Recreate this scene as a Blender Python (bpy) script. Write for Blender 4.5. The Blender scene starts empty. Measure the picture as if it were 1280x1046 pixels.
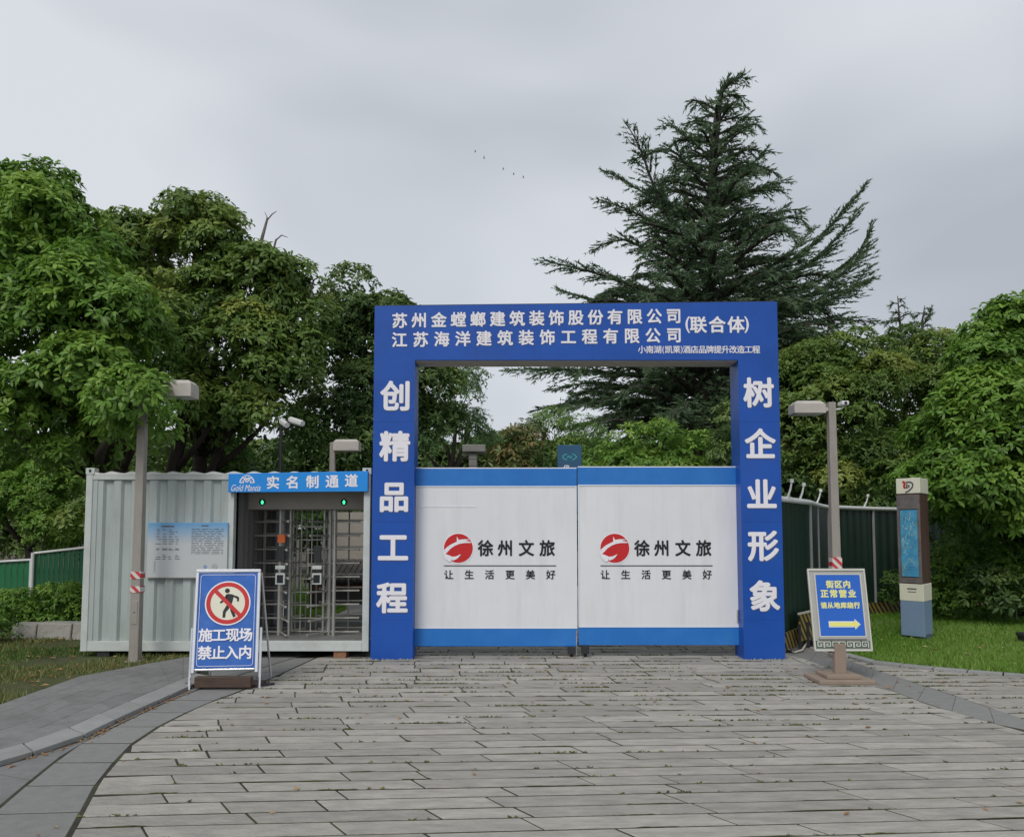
import bpy, math, random
import numpy as np
from mathutils import Vector
random.seed(7); rng = np.random.default_rng(7)
sc = bpy.context.scene
C = sc.collection
R = math.radians
# ------------------------------------------------------------------ camera, world, sun, exposure
FPX, PITCH, PPY, CH = 1000.0, R(4.0), 595.0, 1.6
cam = bpy.data.cameras.new('camera'); camo = bpy.data.objects.new('camera', cam); C.objects.link(camo)
camo.location = (0, 0, CH); camo.rotation_euler = (math.pi/2 + PITCH, 0, 0)
cam.sensor_fit = 'HORIZONTAL'; cam.sensor_width = 36; cam.lens = FPX/1280*36
cam.shift_y = (PPY-523)/1280; cam.clip_end = 2000; cam.clip_start = .1
sc.camera = camo
sc.render.resolution_x = 1024; sc.render.resolution_y = 836
sc.render.engine = 'CYCLES'
sc.cycles.max_bounces = 9; sc.cycles.diffuse_bounces = 6; sc.cycles.transmission_bounces = 6; sc.cycles.transparent_max_bounces = 6
sc.view_settings.view_transform = 'Standard'; sc.view_settings.look = 'None'
sc.view_settings.exposure = 0.27; sc.view_settings.gamma = 1
w = bpy.data.worlds.new('World'); sc.world = w; w.use_nodes = True
N = w.node_tree.nodes; L = w.node_tree.links
for n in list(N): N.remove(n)
SUN_EL, SUN_AZ = R(46), R(203)          # azimuth measured clockwise from +Y: behind the camera, to the left
sky = N.new('ShaderNodeTexSky'); sky.sky_type = 'NISHITA'; sky.sun_disc = False
sky.sun_elevation = SUN_EL; sky.sun_rotation = SUN_AZ; sky.dust_density = 3
b1 = N.new('ShaderNodeBackground'); b1.inputs[1].default_value = .1; L.new(sky.outputs[0], b1.inputs[0])
tc = N.new('ShaderNodeTexCoord'); mp = N.new('ShaderNodeMapping'); mp.inputs['Scale'].default_value = (1, 1, 2.0)
mp.inputs['Location'].default_value = (.35, .2, .1)
L.new(tc.outputs['Generated'], mp.inputs[0])
nz = N.new('ShaderNodeTexNoise'); nz.inputs['Scale'].default_value = 1.5; nz.inputs['Detail'].default_value = 3
nz.inputs['Roughness'].default_value = .45; nz.inputs['Distortion'].default_value = .3
L.new(mp.outputs[0], nz.inputs['Vector'])
cr = N.new('ShaderNodeValToRGB'); cr.color_ramp.elements[0].position = .37; cr.color_ramp.elements[1].position = .62
cr.color_ramp.elements[0].color = (.385, .412, .455, 1); cr.color_ramp.elements[1].color = (.605, .63, .668, 1)
L.new(nz.outputs[0], cr.inputs[0])
b2 = N.new('ShaderNodeBackground'); b2.inputs[1].default_value = 1.0; L.new(cr.outputs[0], b2.inputs[0])
ms = N.new('ShaderNodeMixShader'); ms.inputs[0].default_value = .93
L.new(b1.outputs[0], ms.inputs[1]); L.new(b2.outputs[0], ms.inputs[2])
wo = N.new('ShaderNodeOutputWorld'); L.new(ms.outputs[0], wo.inputs[0])
sl = bpy.data.lights.new('sun', 'SUN'); sl.energy = 1.5; sl.angle = R(25); sl.color = (1, .965, .91)
so = bpy.data.objects.new('sun', sl); C.objects.link(so)
sd = Vector((math.sin(SUN_AZ)*math.cos(SUN_EL), math.cos(SUN_AZ)*math.cos(SUN_EL), math.sin(SUN_EL)))
so.rotation_euler = (-sd).to_track_quat('-Z', 'Y').to_euler(); so.location = (-6, -8, 14)

# ------------------------------------------------------------------ survey: photograph pixel -> place in the world
cp, sp = math.cos(PITCH), math.sin(PITCH)
def ray(px, py):
    a = (px-640)/FPX; b = (PPY-py)/FPX
    return Vector((a, cp-sp*b, sp+cp*b))
def P(px, py, Y): d = ray(px, py); return Vector((0, 0, CH)) + d*(Y/d.y)
def G(px, py, z=0.0): d = ray(px, py); return Vector((0, 0, CH)) + d*((z-CH)/d.z)
def ZX(px, Y): return P(px, 700, Y).x

# ------------------------------------------------------------------ materials
def mat(name, col, rough=.6, var=.12, scale=6, bump=0., bscale=40, metal=0, spec=.4, rnd=0., stretch=(1, 1, 1), dirt=None):
    m = bpy.data.materials.new(name); m.use_nodes = True
    n = m.node_tree.nodes; l = m.node_tree.links; p = n['Principled BSDF']
    p.inputs['Roughness'].default_value = rough; p.inputs['Metallic'].default_value = metal
    p.inputs['Specular IOR Level'].default_value = spec
    t = n.new('ShaderNodeTexCoord'); q = n.new('ShaderNodeMapping'); q.inputs['Scale'].default_value = stretch
    l.new(t.outputs['Object'], q.inputs[0])
    z = n.new('ShaderNodeTexNoise'); z.inputs['Scale'].default_value = scale; z.inputs['Detail'].default_value = 6
    z.inputs['Roughness'].default_value = .65
    l.new(q.outputs[0], z.inputs['Vector'])
    c = n.new('ShaderNodeValToRGB'); c.color_ramp.elements[0].position = .3; c.color_ramp.elements[1].position = .7
    lo = [x*(1-var) for x in col]; hi = [min(1, x*(1+var)) for x in col]
    c.color_ramp.elements[0].color = (*lo, 1); c.color_ramp.elements[1].color = (*hi, 1)
    l.new(z.outputs[0], c.inputs[0]); out = c.outputs[0]
    if rnd:
        oi = n.new('ShaderNodeObjectInfo'); mr = n.new('ShaderNodeMapRange')
        mr.inputs[3].default_value = 1-rnd; mr.inputs[4].default_value = 1+rnd
        l.new(oi.outputs['Random'], mr.inputs[0])
        x = n.new('ShaderNodeVectorMath'); x.operation = 'SCALE'; l.new(out, x.inputs[0]); l.new(mr.outputs[0], x.inputs['Scale']); out = x.outputs[0]
    if dirt:
        z2 = n.new('ShaderNodeTexNoise'); z2.inputs['Scale'].default_value = dirt[1]; z2.inputs['Detail'].default_value = 8; z2.inputs['Roughness'].default_value = .7
        q2 = n.new('ShaderNodeMapping'); q2.inputs['Scale'].default_value = dirt[3] if len(dirt) > 3 else (1, 1, 1)
        l.new(t.outputs['Object'], q2.inputs[0]); l.new(q2.outputs[0], z2.inputs['Vector'])
        r2 = n.new('ShaderNodeMapRange'); r2.inputs[1].default_value = .48; r2.inputs[2].default_value = .72; r2.inputs[4].default_value = dirt[2]
        l.new(z2.outputs[0], r2.inputs[0])
        mx = n.new('ShaderNodeMix'); mx.data_type = 'RGBA'; l.new(r2.outputs[0], mx.inputs[0]); l.new(out, mx.inputs[6]); mx.inputs[7].default_value = (*dirt[0], 1); out = mx.outputs[2]
    l.new(out, p.inputs['Base Color'])
    if bump:
        z3 = n.new('ShaderNodeTexNoise'); z3.inputs['Scale'].default_value = bscale; z3.inputs['Detail'].default_value = 5
        l.new(q.outputs[0], z3.inputs['Vector'])
        b = n.new('ShaderNodeBump'); b.inputs['Strength'].default_value = bump; b.inputs['Distance'].default_value = .02
        l.new(z3.outputs[0], b.inputs['Height']); l.new(b.outputs[0], p.inputs['Normal'])
    return m
def emis(name, col, s):
    m = bpy.data.materials.new(name); m.use_nodes = True; p = m.node_tree.nodes['Principled BSDF']
    p.inputs['Base Color'].default_value = (*col, 1); p.inputs['Emission Color'].default_value = (*col, 1); p.inputs['Emission Strength'].default_value = s
    return m
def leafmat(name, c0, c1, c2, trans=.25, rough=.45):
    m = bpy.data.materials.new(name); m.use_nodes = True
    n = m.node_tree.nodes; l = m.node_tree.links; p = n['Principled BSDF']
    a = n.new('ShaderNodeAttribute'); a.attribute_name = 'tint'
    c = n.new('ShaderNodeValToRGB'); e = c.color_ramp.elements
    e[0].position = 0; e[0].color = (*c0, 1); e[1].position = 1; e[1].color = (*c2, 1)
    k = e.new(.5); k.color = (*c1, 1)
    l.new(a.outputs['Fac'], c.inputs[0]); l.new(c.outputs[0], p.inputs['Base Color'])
    p.inputs['Roughness'].default_value = rough; p.inputs['Specular IOR Level'].default_value = .35
    t = n.new('ShaderNodeBsdfTranslucent'); l.new(c.outputs[0], t.inputs[0])
    x = n.new('ShaderNodeMixShader'); x.inputs[0].default_value = trans
    l.new(p.outputs[0], x.inputs[1]); l.new(t.outputs[0], x.inputs[2]); l.new(x.outputs[0], n['Material Output'].inputs[0])
    return m
def stripemat(name, ca, cb, per, ang=(1, 0, 1)):
    m = bpy.data.materials.new(name); m.use_nodes = True
    n = m.node_tree.nodes; l = m.node_tree.links; p = n['Principled BSDF']; p.inputs['Roughness'].default_value = .6
    t = n.new('ShaderNodeTexCoord'); d = n.new('ShaderNodeVectorMath'); d.operation = 'DOT_PRODUCT'
    d.inputs[1].default_value = ang; l.new(t.outputs['Object'], d.inputs[0])
    q = n.new('ShaderNodeMath'); q.operation = 'MULTIPLY'; q.inputs[1].default_value = 1/per; l.new(d.outputs['Value'], q.inputs[0])
    f = n.new('ShaderNodeMath'); f.operation = 'FRACT'; l.new(q.outputs[0], f.inputs[0])
    g = n.new('ShaderNodeMath'); g.operation = 'GREATER_THAN'; g.inputs[1].default_value = .5; l.new(f.outputs[0], g.inputs[0])
    x = n.new('ShaderNodeMix'); x.data_type = 'RGBA'; x.inputs[6].default_value = (*ca, 1); x.inputs[7].default_value = (*cb, 1)
    l.new(g.outputs[0], x.inputs[0]); l.new(x.outputs[2], p.inputs['Base Color'])
    return m
M = dict(
 slab=mat('granite_slab', (.328, .312, .280), .75, .22, 9, .6, 55, rnd=.17, stretch=(.5, 1.5, 1), dirt=((.21, .20, .18), 3.5, .6, (.6, 2.2, 1))),
 band=mat('dark_granite', (.205, .205, .198), .7, .12, 12, .25, 120, rnd=.08, dirt=((.22, .22, .21), 2.2, .35)),
 path=mat('grey_paver', (.185, .185, .182), .8, .14, 10, .3, 100, rnd=.06, dirt=((.10, .10, .092), 1.6, .6)),
 kerb=mat('kerb_stone', (.27, .275, .27), .75, .14, 8, .3, 80, rnd=.08, dirt=((.15, .15, .13), 4, .5)),
 joint=mat('mossy_joint_soil', (.035, .034, .022), .95, .4, 5, .6, 50, dirt=((.055, .075, .02), 2.5, .8)),
 soil=mat('soil', (.07, .055, .035), .95, .3, 3, .6, 30),
 turf=mat('turf_soil', (.05, .12, .015), .95, .3, 2.5, .7, 60),
 turf2=mat('worn_turf_soil', (.055, .068, .02), .95, .35, 2.0, .7, 60, dirt=((.13, .10, .05), 2.2, .5)),
 blue=mat('blue_vinyl', (.010, .078, .38), .40, .14, 1.2, .25, 2.2, spec=.35, dirt=((.03, .10, .40), 1.1, .35)),
 blue_side=mat('blue_vinyl_side', (.006, .04, .25), .5, .1, 2),
 under=mat('beam_soffit', (.45, .42, .38), .6, .1, 3),
 band_blue=mat('bright_blue_paint', (.018, .165, .52), .4, .08, 2, .02, 10, dirt=((.06, .22, .50), 2, .35)),
 white=mat('gate_white_sheet', (.70, .715, .74), .42, .05, .9, .12, 1.6, dirt=((.50, .51, .53), .9, .35, (6, 1, .5))),
 letter=mat('white_letter', (.78, .77, .82), .5, .03, 5),
 letter_shadow=mat('painted_letter_shadow', (.10, .10, .14), .6, .03, 5),
 line=mat('pale_trim', (.72, .76, .82), .4, .04, 5),
 black=mat('black_print', (.012, .013, .018), .5, .1, 5),
 rule=mat('grey_print', (.10, .10, .12), .5, .1, 5),
 red=mat('red_print', (.52, .018, .022), .45, .06, 5),
 cont=mat('container_paint', (.395, .445, .435), .5, .06, 1.6, .04, 20, dirt=((.27, .28, .25), 2.2, .5, (5, 5, .6))),
 contl=mat('container_trim', (.52, .56, .545), .5, .06, 3, .04, 20, dirt=((.32, .32, .29), 4, .5)),
 roofm=mat('container_roof', (.66, .68, .66), .5, .08, 3, dirt=((.35, .34, .3), 3, .5)),
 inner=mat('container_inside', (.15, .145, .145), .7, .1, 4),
 innerb=mat('interior_blue_grey', (.32, .35, .42), .6, .1, 4),
 sign=mat('sky_blue_sign', (.012, .25, .72), .42, .05, 2),
 steel=mat('brushed_steel', (.50, .49, .46), .38, .1, 6, metal=.6),
 chrome=mat('polished_tube', (.72, .73, .75), .22, .06, 8, metal=.85),
 header=mat('turnstile_header', (.36, .33, .29), .5, .08, 3),
 dark=mat('dark_metal', (.025, .026, .03), .5, .1, 6),
 pole=mat('taupe_pole', (.30, .278, .25), .6, .08, 3, .05, 30, dirt=((.20, .17, .15), 4, .5, (3, 3, .5))),
 head=mat('lamp_head', (.46, .43, .39), .55, .08, 5, dirt=((.3, .28, .25), 6, .5)),
 lens=mat('lamp_lens', (.5, .5, .48), .3, .05, 5),
 wood=mat('dark_wet_wood', (.075, .048, .035), .7, .3, 6, .4, 30, stretch=(1, 8, 8)),
 afblue=mat('banner_blue', (.025, .12, .45), .22, .12, 3, .5, 5, spec=.5, dirt=((.09, .20, .52), 2.5, .5)),
 cream=mat('cream_panel', (.70, .69, .56), .5, .05, 3),
 brown=mat('brown_cladding', (.085, .042, .032), .55, .2, 6, .1, 30, stretch=(1, 1, .2)),
 frame_grey=mat('weathered_frame', (.15, .135, .13), .5, .3, 7),
 tblue=mat('totem_blue_grey', (.19, .28, .41), .5, .05, 3),
 tfoot=mat('totem_foot', (.07, .09, .12), .6, .1, 5),
 mapm=mat('map_print', (.07, .30, .50), .35, .25, 7, dirt=((.25, .45, .42), 5, .55)),
 sgrey=mat('sign_frame_grey', (.42, .42, .40), .45, .07, 4, dirt=((.3, .3, .27), 4, .4)),
 sgreyl=mat('sign_frame_edge', (.55, .55, .50), .45, .06, 4),
 taupe=mat('sign_stand', (.27, .21, .165), .6, .08, 4),
 fret=mat('fret_green', (.07, .12, .09), .6, .1, 4),
 yellow=mat('yellow_letter', (.80, .78, .20), .5, .05, 5),
 sblue=mat('direction_blue', (.022, .13, .55), .4, .06, 2),
 fgreen=mat('fence_green', (.004, .024, .014), .55, .2, 3, dirt=((.010, .035, .02), 2, .5)),
 fgreenl=mat('fence_green_left', (.012, .14, .055), .5, .15, 4),
 fgrey=mat('galvanised_post', (.24, .26, .26), .5, .1, 5),
 fghost=mat('fence_panel_dusty', (.024, .042, .036), .45, .25, 2, stretch=(3, 3, .4)),
 pipe=mat('white_pipe', (.66, .67, .67), .45, .06, 5),
 rock=mat('rough_stone', (.34, .33, .30), .9, .25, 5, .8, 14, dirt=((.12, .11, .09), 5, .6)),
 bark=mat('bark', (.045, .036, .028), .9, .3, 10, .8, 20, stretch=(1, 1, .25)),
 twig=mat('grey_twig', (.16, .14, .12), .9, .2, 10),
 needlebark=mat('cedar_bark', (.06, .05, .042), .9, .3, 8, .8, 20, stretch=(1, 1, .3)),
 concrete=mat('concrete', (.24, .235, .225), .85, .12, 3, .3, 30, stretch=(1, 1, 3)),
 stone_wall=mat('beige_wall', (.33, .30, .26), .8, .1, 3, .2, 30, stretch=(1, 1, 4)),
 tile=mat('dark_roof_tile', (.06, .055, .052), .8, .2, 6, .3, 20),
 farpath=mat('far_path', (.30, .295, .285), .85, .08, 2, .2, 30),
 orange=mat('orange_box', (.65, .13, .03), .5, .1, 4),
 teal=mat('teal_print', (.06, .42, .40), .5, .05, 4),
 navy=mat('navy_sign', (.03, .10, .19), .4, .1, 3),
 brick=mat('clay_block', (.28, .14, .08), .85, .2, 8, .5, 30),
 hose=mat('pale_hose', (.52, .49, .42), .5, .1, 5),
 leafdry=mat('dry_leaf', (.34, .20, .08), .8, .4, 2),
 post_yellow=mat('posterish', (.55, .58, .25), .5, .1, 5),
 birdm=mat('bird_dark', (.42, .43, .46), .8, .1, 5),
 hazard=stripemat('hazard_stripes', (.28, .20, .03), (.015, .015, .013), .16, (1, .6, 1)),
 tape=stripemat('red_white_tape', (.50, .05, .05), (.62, .60, .58), .11, (1, 0, 1)),
)
M['leaf_bright'] = leafmat('leaf_bright', (.085, .17, .028), (.155, .30, .042), (.31, .46, .08), .38)
M['leaf_olive'] = leafmat('leaf_olive', (.085, .150, .036), (.155, .255, .052), (.36, .41, .10), .38)
M['leaf_dark'] = leafmat('leaf_dark', (.065, .120, .040), (.110, .19, .052), (.22, .30, .08), .34)
M['leaf_mid'] = leafmat('leaf_mid', (.075, .155, .04), (.125, .24, .052), (.24, .36, .08), .36)
M['leaf_soft'] = leafmat('leaf_soft', (.06, .13, .04), (.09, .18, .05), (.14, .25, .08), .3)
M['leaf_red'] = leafmat('leaf_ruddy', (.06, .10, .03), (.12, .17, .045), (.26, .16, .06), .25)
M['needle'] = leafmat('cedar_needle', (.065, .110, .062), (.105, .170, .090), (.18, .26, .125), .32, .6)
M['grass'] = leafmat('grass_blade', (.10, .22, .022), (.165, .31, .04), (.26, .37, .10), .35, .6)
M['grass_worn'] = leafmat('grass_worn', (.08, .15, .03), (.13, .19, .05), (.30, .26, .12), .3, .6)
M['moss'] = leafmat('moss_tuft', (.045, .045, .018), (.085, .10, .025), (.20, .20, .06), .2, .7)
M['litter'] = leafmat('dry_leaf_litter', (.42, .30, .12), (.45, .20, .07), (.28, .15, .06), .15, .8)
M['litter_pale'] = leafmat('pale_leaf_litter', (.50, .45, .26), (.48, .34, .15), (.36, .20, .09), .15, .8)

# ------------------------------------------------------------------ object helpers
ORG = {}
def tag(o, label=None, cat=None, group=None, kind=None):
    if label: o['label'] = label
    if cat: o['category'] = cat
    if group: o['group'] = group
    if kind: o['kind'] = kind
    return o
def empty(name, loc, label, cat, group=None):
    o = bpy.data.objects.new(name, None); C.objects.link(o); o.location = loc; o.empty_display_size = .2
    ORG[o.name] = Vector(loc); return tag(o, label, cat, group)
def link(name, me, m, parent=None, org=None):
    o = bpy.data.objects.new(name, me)
    if m is not None and not me.materials: me.materials.append(m)
    C.objects.link(o)
    if parent is not None: o.parent = parent; ORG[o.name] = ORG[parent.name]
    else:
        ORG[o.name] = Vector(org) if org is not None else Vector((0, 0, 0)); o.location = ORG[o.name]
    return o
class Fr:
    """a plane to draw on: origin, right, up; n points out of it"""
    def __init__(s, o, ux=(1, 0, 0), uz=(0, 0, 1)):
        s.o = Vector(o); s.ux = Vector(ux); s.uz = Vector(uz); s.n = s.ux.cross(s.uz).normalized()
    def p(s, a, b, n=0): return s.o + s.ux*a + s.uz*b + s.n*n
W0 = Fr((0, 0, 0))
class MB:
    def __init__(s): s.v = []; s.f = []
    def quad(s, a, b, c, d): i = len(s.v); s.v += [Vector(a), Vector(b), Vector(c), Vector(d)]; s.f.append((i, i+1, i+2, i+3)); return s
    def hexa(s, p):
        i = len(s.v); s.v += [Vector(q) for q in p]
        for f in ((3, 2, 1, 0), (4, 5, 6, 7), (0, 1, 5, 4), (1, 2, 6, 5), (2, 3, 7, 6), (3, 0, 4, 7)): s.f.append(tuple(i+k for k in f))
        return s
    def box(s, x0, x1, y0, y1, z0, z1):
        return s.hexa([(x0, y0, z0), (x1, y0, z0), (x1, y1, z0), (x0, y1, z0), (x0, y0, z1), (x1, y0, z1), (x1, y1, z1), (x0, y1, z1)])
    def fbox(s, fr, a0, a1, b0, b1, n0, n1):
        q = [(a0, b0, n1), (a1, b0, n1), (a1, b0, n0), (a0, b0, n0), (a0, b1, n1), (a1, b1, n1), (a1, b1, n0), (a0, b1, n0)]
        return s.hexa([fr.p(*t) for t in q])
    def tube(s, pts, r, n=8, cap=True):
        pts = [Vector(p) for p in pts]; rs = r if isinstance(r, (list, tuple)) else [r]*len(pts)
        base = len(s.v)
        for k, p in enumerate(pts):
            d = (pts[min(k+1, len(pts)-1)]-pts[max(k-1, 0)]).normalized()
            a = d.cross(Vector((0, 0, 1)) if abs(d.z) < .95 else Vector((0, 1, 0))).normalized(); b = a.cross(d).normalized()
            for j in range(n):
                t = 2*math.pi*(j+.5)/n; s.v.append(p + a*math.cos(t)*rs[k] + b*math.sin(t)*rs[k])
        for k in range(len(pts)-1):
            for j in range(n):
                a0 = base+k*n+j; a1 = base+k*n+(j+1) % n; s.f.append((a0, a1, a1+n, a0+n))
        if cap:
            s.f.append(tuple(base+j for j in range(n))[::-1]); s.f.append(tuple(base+(len(pts)-1)*n+j for j in range(n)))
        return s
    def poly(s, fr, pts, n0, n1):
        i = len(s.v); k = len(pts)
        s.v += [fr.p(a, b, n0) for a, b in pts] + [fr.p(a, b, n1) for a, b in pts]
        s.f.append(tuple(i+k+j for j in range(k))); s.f.append(tuple(i+j for j in range(k))[::-1])
        for j in range(k): s.f.append((i+j, i+(j+1) % k, i+k+(j+1) % k, i+k+j))
        return s
    def flat(s, fr, pts, n):
        i = len(s.v); s.v += [fr.p(a, b, n) for a, b in pts]; s.f.append(tuple(range(i, i+len(pts)))); return s
    def disc(s, fr, a, b, r, n0, n1, k=32): return s.poly(fr, [(a+r*math.cos(2*math.pi*j/k), b+r*math.sin(2*math.pi*j/k)) for j in range(k)], n0, n1)
    def ring(s, fr, a, b, r0, r1, n, k=40):
        for j in range(k):
            t, u = 2*math.pi*j/k, 2*math.pi*(j+1)/k
            s.quad(fr.p(a+r0*math.cos(t), b+r0*math.sin(t), n), fr.p(a+r1*math.cos(t), b+r1*math.sin(t), n), fr.p(a+r1*math.cos(u), b+r1*math.sin(u), n), fr.p(a+r0*math.cos(u), b+r0*math.sin(u), n))
        return s
    def build(s, name, m, parent=None, bevel=0, org=None, smooth=False):
        o3 = ORG[parent.name] if parent is not None else Vector(org) if org is not None else Vector((0, 0, 0))
        me = bpy.data.meshes.new(name); me.from_pydata([tuple(v-o3) for v in s.v], [], s.f); me.update()
        if smooth:
            for p in me.polygons: p.use_smooth = True
        o = link(name, me, m, parent, org)
        if bevel:
            b = o.modifiers.new('bevel', 'BEVEL'); b.width = bevel; b.segments = 2; b.limit_method = 'ANGLE'; b.angle_limit = R(40)
        return o
# lettering -------------------------------------------------------------
GC = {}
def glyph(ch, off, shear=0):
    k = (ch, off, shear)
    if k not in GC:
        c = bpy.data.curves.new('t', 'FONT'); c.body = ch; c.size = 1; c.offset = off; c.shear = shear; c.resolution_u = 4
        o = bpy.data.objects.new('t', c); C.objects.link(o)
        me = bpy.data.meshes.new_from_object(o.evaluated_get(bpy.context.evaluated_depsgraph_get()))
        GC[k] = ([(v.co.x, v.co.y) for v in me.vertices], [tuple(p.vertices) for p in me.polygons])
        bpy.data.objects.remove(o); bpy.data.curves.remove(c); bpy.data.meshes.remove(me)
    return GC[k]
def shifts(off):
    if off <= 0: return [(0, 0, 0)]
    q = off*.9; d = q*.72
    return [(0, 0, 0), (q, 0, 1), (-q, 0, 2), (0, q, 3), (0, -q, 4), (d, d, 5), (-d, d, 6), (d, -d, 7), (-d, -d, 8)]
def cells(mb, fr, chars, cs, size, n, off=.022, sx=1.0, dx=0, dz=0):
    """each character centred on its own cell"""
    for ch, (a, b) in zip(chars, cs):
        v, f = glyph(ch, 0)
        xs = [q[0] for q in v]; mx = (min(xs)+max(xs))/2 if ch in '一小人入' else .5
        for ox, oy, l_ in shifts(off):
            i = len(mb.v); mb.v += [fr.p(a+dx+(x+ox-mx)*size*sx, b+dz+(y+oy-.37)*size, n+l_*.00012) for x, y in v]
            mb.f += [tuple(i+j for j in p) for p in f]
def word(mb, fr, txt, a0, a1, b0, b1, n, off=.0, shear=0):
    v, f = glyph(txt, 0, shear); xs = [q[0] for q in v]; ys = [q[1] for q in v]
    sx = (a1-a0)/(max(xs)-min(xs)); sy = (b1-b0)/(max(ys)-min(ys))
    for ox, oy, l_ in shifts(off):
        i = len(mb.v); mb.v += [fr.p(a0+(x+ox-min(xs))*sx, b0+(y+oy-min(ys))*sy, n+l_*.00012) for x, y in v]; mb.f += [tuple(i+j for j in p) for p in f]
# numpy mesh ----------------------------------------------------------------
def npmesh(name, V, T, tint=None):
    me = bpy.data.meshes.new(name); V = np.asarray(V, dtype=np.float32); T = np.asarray(T, dtype=np.int32)
    me.vertices.add(len(V)); me.vertices.foreach_set('co', V.ravel())
    me.loops.add(T.size); me.loops.foreach_set('vertex_index', T.ravel())
    me.polygons.add(len(T)); me.polygons.foreach_set('loop_start', np.arange(0, T.size, 3, dtype=np.int32))
    me.update(calc_edges=True)
    if tint is not None:
        a = me.attributes.new('tint', 'FLOAT', 'POINT'); a.data.foreach_set('value', np.asarray(tint, dtype=np.float32))
    return me
def unit(a): return a/np.maximum(np.linalg.norm(a, axis=-1, keepdims=True), 1e-6)

# ================================================================== THE SETTING
gr = MB().quad((-400, -60, -.06), (400, -60, -.06), (400, 600, -.06), (-400, 600, -.06)).build('ground', M['soil']); tag(gr, kind='structure')
def sheet(name, pts, z, m):
    mb = MB(); mb.v = [Vector((p[0], p[1], z)) for p in pts]; mb.f = [tuple(range(len(pts)))]
    return tag(mb.build(name, m), kind='structure')
def g2(l, z=0): return [tuple(G(x, y, z)[:2]) for x, y in l]
def interp(tab, y):
    tab = sorted(tab, key=lambda q: q[1])
    if y <= tab[0][1]:
        (x0, y0), (x1, y1) = tab[0], tab[1]
    elif y >= tab[-1][1]:
        (x0, y0), (x1, y1) = tab[-2], tab[-1]
    else:
        for (x0, y0), (x1, y1) in zip(tab, tab[1:]):
            if y0 <= y <= y1: break
    return x0+(x1-x0)*(y-y0)/(y1-y0)
left_edge = g2([(87, 1046), (125, 975), (162, 932), (200, 907), (255, 880), (295, 866), (345, 845), (395, 822)]) + [(-2.4, 10.5)]
right_in = g2([(1280, 914), (1160, 880), (1080, 849), (1005, 823)]) + [(3.45, 11.5)]
right_out = g2([(1280, 899), (1190, 868), (1100, 839), (1020, 812)]) + [(3.95, 12.5)]
lawn_edge = g2([(1330, 849), (1280, 845), (1190, 838), (1100, 829), (1062, 819), (1030, 806)]) + [(4.75, 13.0)]
sheet('plaza', [(-12, -1), (12, -1), (12, 26), (-12, 26)], -.0022, M['joint'])
plaza = bpy.data.objects['plaza']
def warp(u, v):
    d = max(0, 10-v)
    return Vector((u+.02*d*d*1.0, v+.012*min(d, 7)*(u+1), 0))
rows = []; v = 3.1
while v < 24:
    wd = (.19 if v < 7 else .225 if v < 9 else .26)*random.uniform(.94, 1.06); rows.append((v, wd)); v += wd
def slab_quad(a0, a1, a2, a3, z0=-.035, z1=0.):
    ch = .003; p = [a0, a1, a2, a3]; c = (a0+a1+a2+a3)/4
    ins = [q+(c-q).normalized()*ch*1.4 for q in p]
    mb = MB(); i = 0
    mb.v = [Vector((q.x, q.y, z0)) for q in p] + [Vector((q.x, q.y, z1-ch)) for q in p] + [Vector((q.x, q.y, z1)) for q in ins]
    for j in range(4):
        k = (j+1) % 4; mb.f.append((j, k, 4+k, 4+j)); mb.f.append((4+j, 4+k, 8+k, 8+j))
    mb.f.append((8, 9, 10, 11)); return mb
slabs = []; joints = []
for k, (v, wd) in enumerate(rows):
    g = random.choice((.012, .015, .019, .024)); v0, v1 = v+g/2, v+wd-g/2
    off = (.52 if k % 2 else 0)+random.uniform(-.07, .07); Ln = 1.06; u = -9+off
    sk = .42*max(0, min(1, (10.5-v)/6))*wd
    while u < 9:
        ln = Ln*random.uniform(.95, 1.05); jg = random.uniform(.004, .010); u0, u1 = u+jg, u+ln-jg
        if random.random() < .12: u1 = u+ln*.5; ln = ln*.5; u1 -= .007
        q = [warp(u0+sk/2, v0), warp(u1+sk/2, v0), warp(u1-sk/2, v1), warp(u0-sk/2, v1)]
        u += ln
        # clip against the boundaries of the two paved areas
        for zone in ('main', 'right'):
            if zone == 'main':
                lo = [interp(left_edge, p.y)+.01 for p in q]; hi = [interp(right_in, p.y)-.01 for p in q]
                if q[0].y > 11: lo = [-9]*4; hi = [3.4]*4
            else:
                lo = [interp(right_out, p.y)+.01 for p in q]; hi = [interp(lawn_edge, p.y)-.14 if p.y > 8.75 else 12 for p in q]
                if q[0].y > 11.2: continue
            r = [Vector((min(max(p.x, a), b), p.y, 0)) for p, a, b in zip(q, lo, hi)]
            if r[1].x-r[0].x < .05 and r[2].x-r[3].x < .05: continue
            if r[1].x-r[0].x < .004: r[1].x = r[0].x+.004
            if r[2].x-r[3].x < .004: r[2].x = r[3].x+.004
            if q[0].y < 3.6: pass
            dz = random.uniform(-.001, .0018)
            joints.append((r[0], r[1])); 
            slabs.append((r, dz))
def in_view(r):
    c = (r[0]+r[2])/2
    return c.y > 4.05 and abs(c.x)/c.y < .68
near = [s for s in slabs if in_view(s[0])]
near.sort(key=lambda s: (s[0][0]).y); pick = near[:296]; ids = set(id(s) for s in pick)
for r, dz in pick:
    slab_quad(*r, z1=dz).build('paving_slab', M['slab'], plaza)
big = MB()
for s in slabs:
    if id(s) in ids: continue
    m_ = slab_quad(*s[0], z1=s[1]); i = len(big.v); big.v += m_.v; big.f += [tuple(i+j for j in f) for f in m_.f]
far_sl = big.build('far_paving_slabs', M['slab'], plaza); tag(far_sl, kind='stuff')
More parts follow.
